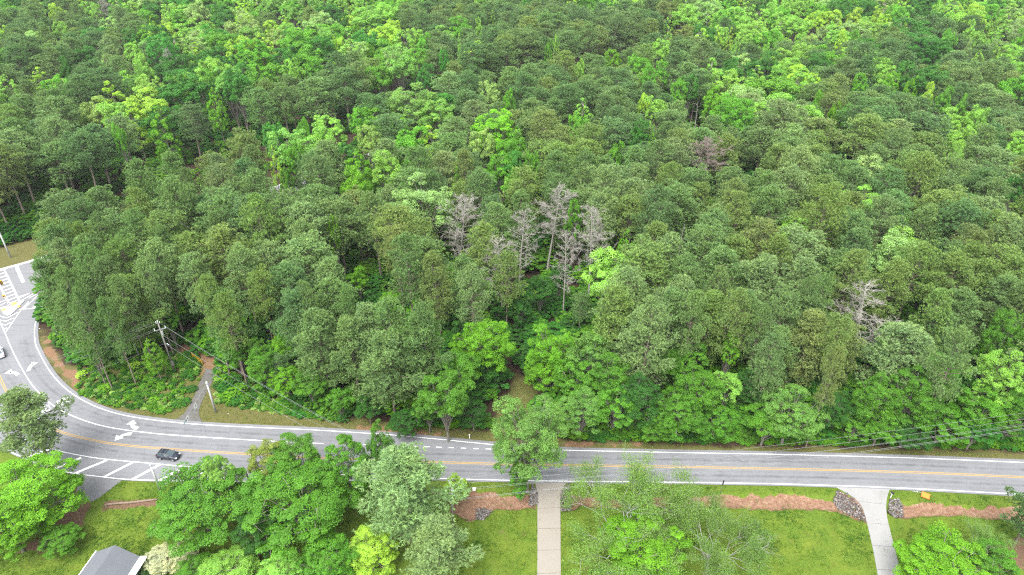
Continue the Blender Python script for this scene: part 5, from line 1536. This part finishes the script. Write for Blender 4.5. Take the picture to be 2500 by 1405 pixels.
    MB().box((sec[-1][0] - .02, 0, .46), (.06, .7, .16)).build("grille", M_BLACK, root)
    tag(root, label, "car")
    return root
pc = at(413, 1117.5, .0)
dirv = at(455, 1121)[:2] - at(370, 1111)[:2]
car("hatchback_car", "black hatchback driving along the near lane beside the hatched asphalt", (pc[0], pc[1], .03), math.atan2(dirv[1], dirv[0]), (.012, .016, .028))
ps = at(3, 866, .0); dirs = at(12.5, 814)[:2] - at(45, 887)[:2]
car("sedan_car", "silver sedan at the left edge waiting near the traffic island", (ps[0] - .35, ps[1], .03), math.atan2(dirs[1], dirs[0]), (.66, .70, .76), True)

# ---------------------------------------------------------------- small roadside things
M_ORANGE = simple_mat("sign_orange", (.36, .085, .004), .5, var=.06)
M_ORANGE2 = simple_mat("sign_orange_light", (.44, .17, .010), .5, var=.08)
p = at(2258, 1213); root = empty("roadwork_sign", (p[0], p[1], .1), math.radians(-32))
tilt = Matrix.Rotation(math.radians(-38), 4, 'X')
pan = link("sign_panel", MB().box((0, 0, .35), (1.3, 1.05, .03)).mesh("sign_panel", M_ORANGE), root, rot=(math.radians(22), 0, 0))
link("sign_face", MB().box((0, 0, .372), (1.08, .80, .02)).mesh("sign_face", M_ORANGE2), pan)
MB().tube([(-.6, .1, .30), (-1.15, .35, .12)], .03, 6).build("stand_post", M_STEEL, root)
for dx, dy in ((-1.9, .1), (-1.8, .9), (-1.3, -.1)): MB().tube([(-1.15, .35, .12), (dx, dy, -.06)], .022, 6).build("stand_leg", M_STEEL, root)
tag(root, "orange roadwork sign tipped back on the verge right of the white driveway", "road sign")

def mailbox(px, py, label, post_mat, box_mat, rz, h=1.05):
    p = at(px, py); root = empty("mailbox", (p[0], p[1], 0), rz)
    MB().box((0, 0, h / 2), (.10, .10, h)).build("post", post_mat, root)
    MB().box((0, .12, h - .18), (.07, .42, .07)).build("brace", post_mat, root)
    n = 8; ring = [(-.13, 0)] + [(-.13 * math.cos(math.pi * k / n), .14 + .13 * math.sin(math.pi * k / n)) for k in range(n + 1)] + [(.13, 0)]
    f0 = [(x, -.26, h + z) for x, z in ring]; f1 = [(x, .30, h + z) for x, z in ring]; m_ = len(ring)
    MB().add(f0 + f1, [tuple(range(m_)), tuple(range(m_, 2 * m_))[::-1]] + [(i, m_ + i, m_ + (i + 1) % m_, (i + 1) % m_) for i in range(m_)]).build("box", box_mat, root)
    MB().box((.145, -.05, h + .17), (.015, .05, .18)).build("flag", M_TAIL, root)
    tag(root, label, "mailbox")
mailbox(2174, 1216, "dark mailbox on a white post beside the white driveway", M_WPAINT, M_BLACK, .3, 1.1)
p = at(1758, 1207); h_ = height_for(p, 1172)
root = empty("lamp_post", (p[0], p[1], 0))
MB().tube([(0, 0, -.1), (0, 0, h_ - .9), (.06, .05, h_ - .45), (.0, .1, h_)], [.045, .04, .07, .05], 8).build("post_shaft", M_STEEL, root, True)
MB().tube([(0.0, .0, h_ - 1.4), (.09, .05, h_ - .8), (.10, .08, h_ - .35), (0, .1, h_ + .05)], [.05, .13, .13, .03], 8).build("dark_head", M_BLACK, root, True)
tag(root, "thin post with dark curved head at the road edge between the driveways", "post")
p = at(1158, 1197); o = MB().box((0, 0, .22), (.55, .45, .44)).build("utility_box", M_WPAINT, loc=tuple(p), bevel=.03); tag(o, "small white utility box on the grass beside the large roadside pine", "utility box")
p = at(1146.5, 1071); root = empty("marker_post", tuple(p))
MB().box((0, 0, .45), (.09, .09, .9)).build("post", M_WPAINT, root); MB().box((0, 0, .93), (.22, .12, .16)).build("cap", M_SIGNW, root)
tag(root, "small white marker post on the far verge opposite the pine", "marker post")
def fold(n): return [(random.uniform(-.2, .2), random.uniform(-.15, .15), random.uniform(.02, .14)) for _ in range(n)]
for px, py, lab in ((402, 1012, "crumpled white litter on the verge left of the footpath"), (557, 1012, "white litter on the verge right of the pale pole"), (97, 804, "white litter on the red earth near the turn lane")):
    p = at(px, py); mb = MB(); q = fold(9); mb.add(q, [(0, 1, 2), (2, 3, 4), (4, 5, 6), (6, 7, 8), (1, 4, 7), (0, 5, 8)])
    tag(mb.build("litter", M_WPAINT, loc=(p[0], p[1], .06)), lab, "litter")
M_LOG = bark("old_log", (.10, .07, .05), (.27, .21, .16), 2.0)
a, b_ = at(256, 1233, .15), at(385, 1220, .15)
u = np.linspace(0, 1, 9)[:, None]; P = a + (b_ - a) * u; P[:, 1] += np.sin(np.linspace(0, 9, 9)) * .06
log = MB().tube(P - a, [.17, .19, .18, .2, .19, .18, .19, .17, .14], 9).build("fallen_log", M_LOG, None, True, loc=tuple(a))
MB().tube([(.2, 0, .1), (.5, -.5, .05), (.6, -.9, -.05)], [.06, .05, .03], 6).build("stub_branch", M_LOG, log)
tag(log, "long brown fallen log lying on the lawn below the hatched asphalt", "log")
M_YG = simple_mat("gate_yellow", (.30, .19, .010), .5)
a, b_ = at(471, 873), at(492, 889); d = b_ - a; L = np.linalg.norm(d) * 1.15; root = empty("barrier_gate", tuple(a), math.atan2(d[1], d[0]))
for x in (0, L): MB().box((x, 0, .65), (.16, .16, 1.3)).build("post", M_YG, root)
for z in (.35, .75, 1.15): MB().box((L / 2, .03, z), (L - .1, .08, .14)).build("rail", M_YG, root)
tag(root, "yellow barrier gate standing in the weeds beside the footpath end", "gate")
a, b_ = at(529, 908), at(632, 882); d = b_ - a; L = np.linalg.norm(d)
o = MB().tube([(0, 0, .9), (d[0] * .5, d[1] * .5, 1.0), (d[0], d[1], .95)], .05, 6).build("barrier_pipe", simple_mat("pipe_green_grey", (.10, .16, .15), .5), loc=tuple(a))
root = empty("pipe_barrier", tuple(a)); o.parent = root; o.location = (0, 0, 0)
for u in (.03, .97): MB().box((d[0] * u, d[1] * u, .5), (.12, .12, 1.0)).build("post", M_POLEM, root)
tag(root, "long green-grey pipe barrier right of the footpath end under the trees", "barrier")

# ---------------------------------------------------------------- house at the bottom left
def roof_mat(name, c0, c1):
    m, t, out = mat_new(name); pos = geo_pos(t)
    br = N(t, "ShaderNodeTexBrick"); br.inputs['Scale'].default_value = 3.0; br.inputs['Mortar Size'].default_value = .02
    br.inputs['Color1'].default_value = (*c0, 1); br.inputs['Color2'].default_value = (*c1, 1); br.inputs['Mortar'].default_value = (*(np.array(c0) * .6), 1)
    t.links.new(pos, br.inputs['Vector'])
    c = mixc(t, br.outputs['Color'], tuple(np.array(c1) * 1.2), mth(t, 'MULTIPLY', noise(t, .8, 4, .6, pos), .5))
    bb = N(t, "ShaderNodeBsdfPrincipled"); bb.inputs['Roughness'].default_value = .9
    t.links.new(c, bb.inputs['Base Color']); t.links.new(bb.outputs[0], out.inputs[0]); return m
M_SHING = roof_mat("grey_shingle", (.092, .10, .115), (.118, .126, .142))
M_SHING2 = roof_mat("dark_shingle", (.05, .055, .065), (.075, .08, .09))
M_SIDING = simple_mat("white_siding", (.70, .70, .68), .6, var=.06)
M_WIN = simple_mat("window_glass", (.04, .05, .06), .08, spec=.7)
pk = at(274, 1331, 4.9); house = empty("house", (pk[0], pk[1] - 4.0, 0))
hz, ez, hw, wl = 4.9, 3.1, 3.5, 6.2            # ridge and eave height, half width and length of the wing
yo = 4.0                                        # wing front sits 4 m north of the origin
def RT(pts, nm, th=.10, mat=M_SHING):           # a sloped slab
    q = [Vector(p) for p in pts]; n = (q[1] - q[0]).cross(q[2] - q[0]).normalized()
    if n.z < 0: q = q[::-1]; n = -n
    lo = [p - n * th for p in q]; k = len(q)
    return MB().add(q + lo, [tuple(range(k)), tuple(range(k, 2 * k))[::-1]] + [(i, k + i, k + (i + 1) % k, (i + 1) % k) for i in range(k)]).build(nm, mat, house)
RT([(0, yo, hz), (0, yo - wl - 3.4, hz), (-hw, yo - wl, ez), (-hw, yo - .25, ez)], "roof")
RT([(0, yo, hz), (0, yo - wl - 3.4, hz), (hw, yo - wl, ez), (hw, yo - .25, ez)], "roof")
RT([(hw + .01, yo - wl, ez), (hw + 4.5, yo - wl, ez), (hw + 4.5, yo - wl - 4.5, ez + 2.2), (-.0, yo - wl - 4.5, ez + 2.2), (-.0, yo - wl - 3.42, hz - .02)], "roof")
RT([(-hw - .01, yo - wl, ez), (-hw - 12, yo - wl, ez), (-hw - 12, yo - wl - 4.5, ez + 2.2), (0, yo - wl - 4.5, ez + 2.2), (0, yo - wl - 3.42, hz - .02)], "roof")
RT([(hw + 4.5, yo - wl - 4.52, ez + 2.2), (-hw - 12, yo - wl - 4.52, ez + 2.2), (-hw - 12, yo - wl - 9.2, ez - .1), (hw + 4.5, yo - wl - 9.2, ez - .1)], "roof", mat=M_SHING)
RT([(-hw - 11, yo - wl - 4.2, ez + 2.45), (-.6, yo - wl - 3.8, ez + 2.45), (.9, yo - wl - 6.6, ez + 1.9), (-hw - 11, yo - wl - 6.9, ez + 1.9)], "lower_roof", mat=M_SHING2)
MB().add([(-hw + .3, yo - .3, 0), (hw - .3, yo - .3, 0), (hw - .3, yo - .3, ez), (0, yo - .3, hz - .25), (-hw + .3, yo - .3, ez)], [(0, 1, 2, 3, 4)]).build("wall", M_SIDING, house)
for s_ in (-1, 1): MB().box((s_ * (hw - .32), yo - .31 - wl / 2, ez / 2 - .02), (.06, wl, ez - .1)).build("wall", M_SIDING, house)
MB().box((hw + 2.1, yo - wl - .4, ez / 2 - .02), (4.6, .08, ez - .1)).build("wall", M_SIDING, house)
MB().box((-hw - 5.8, yo - wl - .4, ez / 2 - .02), (11.8, .08, ez - .1)).build("wall", M_SIDING, house)
MB().box((hw + 4.2, yo - wl - 4.6, ez / 2 + .2), (.08, 8.2, ez + .4)).build("wall", M_SIDING, house)
MB().box((-4.0, yo - wl - 8.9, ez / 2 - .1), (22, .08, ez - .2)).build("wall", M_SIDING, house)
for x in (-1.4, 1.4):
    w_ = MB().box((x, yo - .27, 1.7), (1.0, .06, 1.3)).build("window", M_WPAINT, house); MB().box((x, yo - .235, 1.7), (.84, .02, 1.14)).build("pane", M_WIN, w_)
w_ = MB().box((hw - .27, yo - 3, 1.7), (.06, 1.2, 1.3)).build("window", M_WPAINT, house); MB().box((hw - .235, yo - 3, 1.7), (.02, 1.0, 1.14)).build("pane", M_WIN, w_)
MB().box((-hw - .06, yo - wl / 2 - .1, ez - .02), (.13, wl + .1, .14)).build("gutter", M_WPAINT, house)
MB().box((-hw - 6.0, yo - wl + .07, ez - .02), (12, .13, .14)).build("gutter", M_WPAINT, house)
MB().box((hw + 2.4, yo - wl + .07, ez - .02), (4.4, .13, .14)).build("gutter", M_WPAINT, house)
MB().box((hw + .55, yo - wl / 2 - .05, ez - .10), (1.05, wl - .2, .12)).build("porch_roof", M_WPAINT, house)
for y in (yo - .6, yo - wl + .4): MB().box((hw + .95, y, ez / 2 - .08), (.12, .12, ez - .2)).build("porch_post", M_WPAINT, house)
house.rotation_euler = (0, 0, math.radians(-6))
tag(house, "single-storey house with grey shingle roof and white gutters at bottom left", "house")

# ---------------------------------------------------------------- air: a thin even haze over the whole place
m, t, out = mat_new("haze_air")
pv = N(t, "ShaderNodeVolumePrincipled"); pv.inputs['Color'].default_value = (.93, .96, 1.0, 1); pv.inputs['Density'].default_value = 0.00009; pv.inputs['Anisotropy'].default_value = .2
t.links.new(pv.outputs[0], out.inputs['Volume'])
hz_ = MB().box((0, 320, 46.0), (1500, 1500, 98.0)).build("haze", m)
tag(hz_, kind='stuff')
# ---------------------------------------------------------------- labels: colour, kind and where it stands among the trees the eye goes to first
for k, (ph, t_) in LM.items(): t_['lm'] = ph
DIRS = [("right of", 0), ("behind and right of", 45), ("behind", 90), ("behind and left of", 135), ("left of", 180), ("in front and left of", 225), ("in front of", 270), ("in front and right of", 315)]
NTH = ["nearest", "second", "third", "fourth", "fifth", "sixth", "seventh", "eighth", "ninth", "tenth", "eleventh", "twelfth", "thirteenth", "fourteenth", "fifteenth", "sixteenth"]
KW = {'pine_tree': 'pine', 'broadleaf_tree': 'broadleaf tree', 'shrub': 'shrub', 'dead_tree': 'bare tree', 'half_bare_tree': 'half-bare tree'}
CATS = {'pine_tree': 'pine tree', 'broadleaf_tree': 'broadleaf tree', 'shrub': 'shrub', 'dead_tree': 'dead tree', 'half_bare_tree': 'tree'}
GRP = {'pine_tree': 'pines of the wood', 'broadleaf_tree': 'broadleaf trees of the wood', 'shrub': 'shrubs along the wood edge', 'dead_tree': 'bare dead pines in the wood', 'half_bare_tree': 'half-bare trees on the lawn'}
marks = [(ph, t_['px'], t_['py']) for ph, t_ in LM.values() if 'px' in t_]
for ph, x, y in (("the white lane signs", 470, 1000), ("the tall clearing pole", 405, 850), ("the buff driveway", 1340, 1180), ("the white driveway", 2120, 1190), ("the black hatchback", 413, 1112), ("the traffic island", 30, 750), ("the grey pole behind the crosswalk", 14, 600)):
    marks.append((ph, x, y))
# further fixed points: strongly coloured crowns named by where they are in the picture
def region(px, py):
    h = "left" if px < 833 else ("centre" if px < 1667 else "right")
    v = "top" if py < 260 else ("upper" if py < 520 else ("middle" if py < 800 else "lower"))
    return f"{v} {h}"
buckets = {}
for t_ in INDIV:
    t_['obj']['category'] = CATS[t_['kind']]
    if t_.get('front'): t_['obj']['group'] = 'trees near the houses' if t_['kind'] != 'shrub' else 'garden shrubs'
    else: t_['obj']['group'] = GRP[t_['kind']]
    if t_['label']:
        t_['obj']['label'] = t_['label']; continue
    d = [((t_['px'] - x) ** 2 + ((t_['py'] - y) * 1.3) ** 2, k) for k, (ph, x, y) in enumerate(marks)]
    dist, k = min(d)
    ang = math.degrees(math.atan2(-(t_['py'] - marks[k][2]) * 1.3, t_['px'] - marks[k][1])) % 360
    di = int(((ang + 22.5) % 360) // 45)
    buckets.setdefault((t_['kind'], t_['code'], k, di), []).append((dist, t_))
for (kd, code, k, di), L in buckets.items():
    L.sort(key=lambda e: e[0])
    for i, (dist, t_) in enumerate(L):
        nth = NTH[min(i, len(NTH) - 1)]
        only = len(L) == 1; 
        t_['obj']['label'] = f"{WORD[code]} {KW[kd]} {DIRS[di][0]} {marks[k][0]}" if only else f"{nth} {WORD[code]} {KW[kd]} {DIRS[di][0]} {marks[k][0]}"
for t_ in INDIV:                                                # keep every label within sixteen words
    w_ = t_['obj']['label'].split()
    if len(w_) > 16: t_['obj']['label'] = t_['obj']['label'].replace('in front and right of', 'before and right of').replace('in front and left of', 'before and left of').replace('behind and ', 'behind, ').replace('broadleaf tree', 'broadleaf').replace('the small bare tree at upper left', 'the small upper-left bare tree')
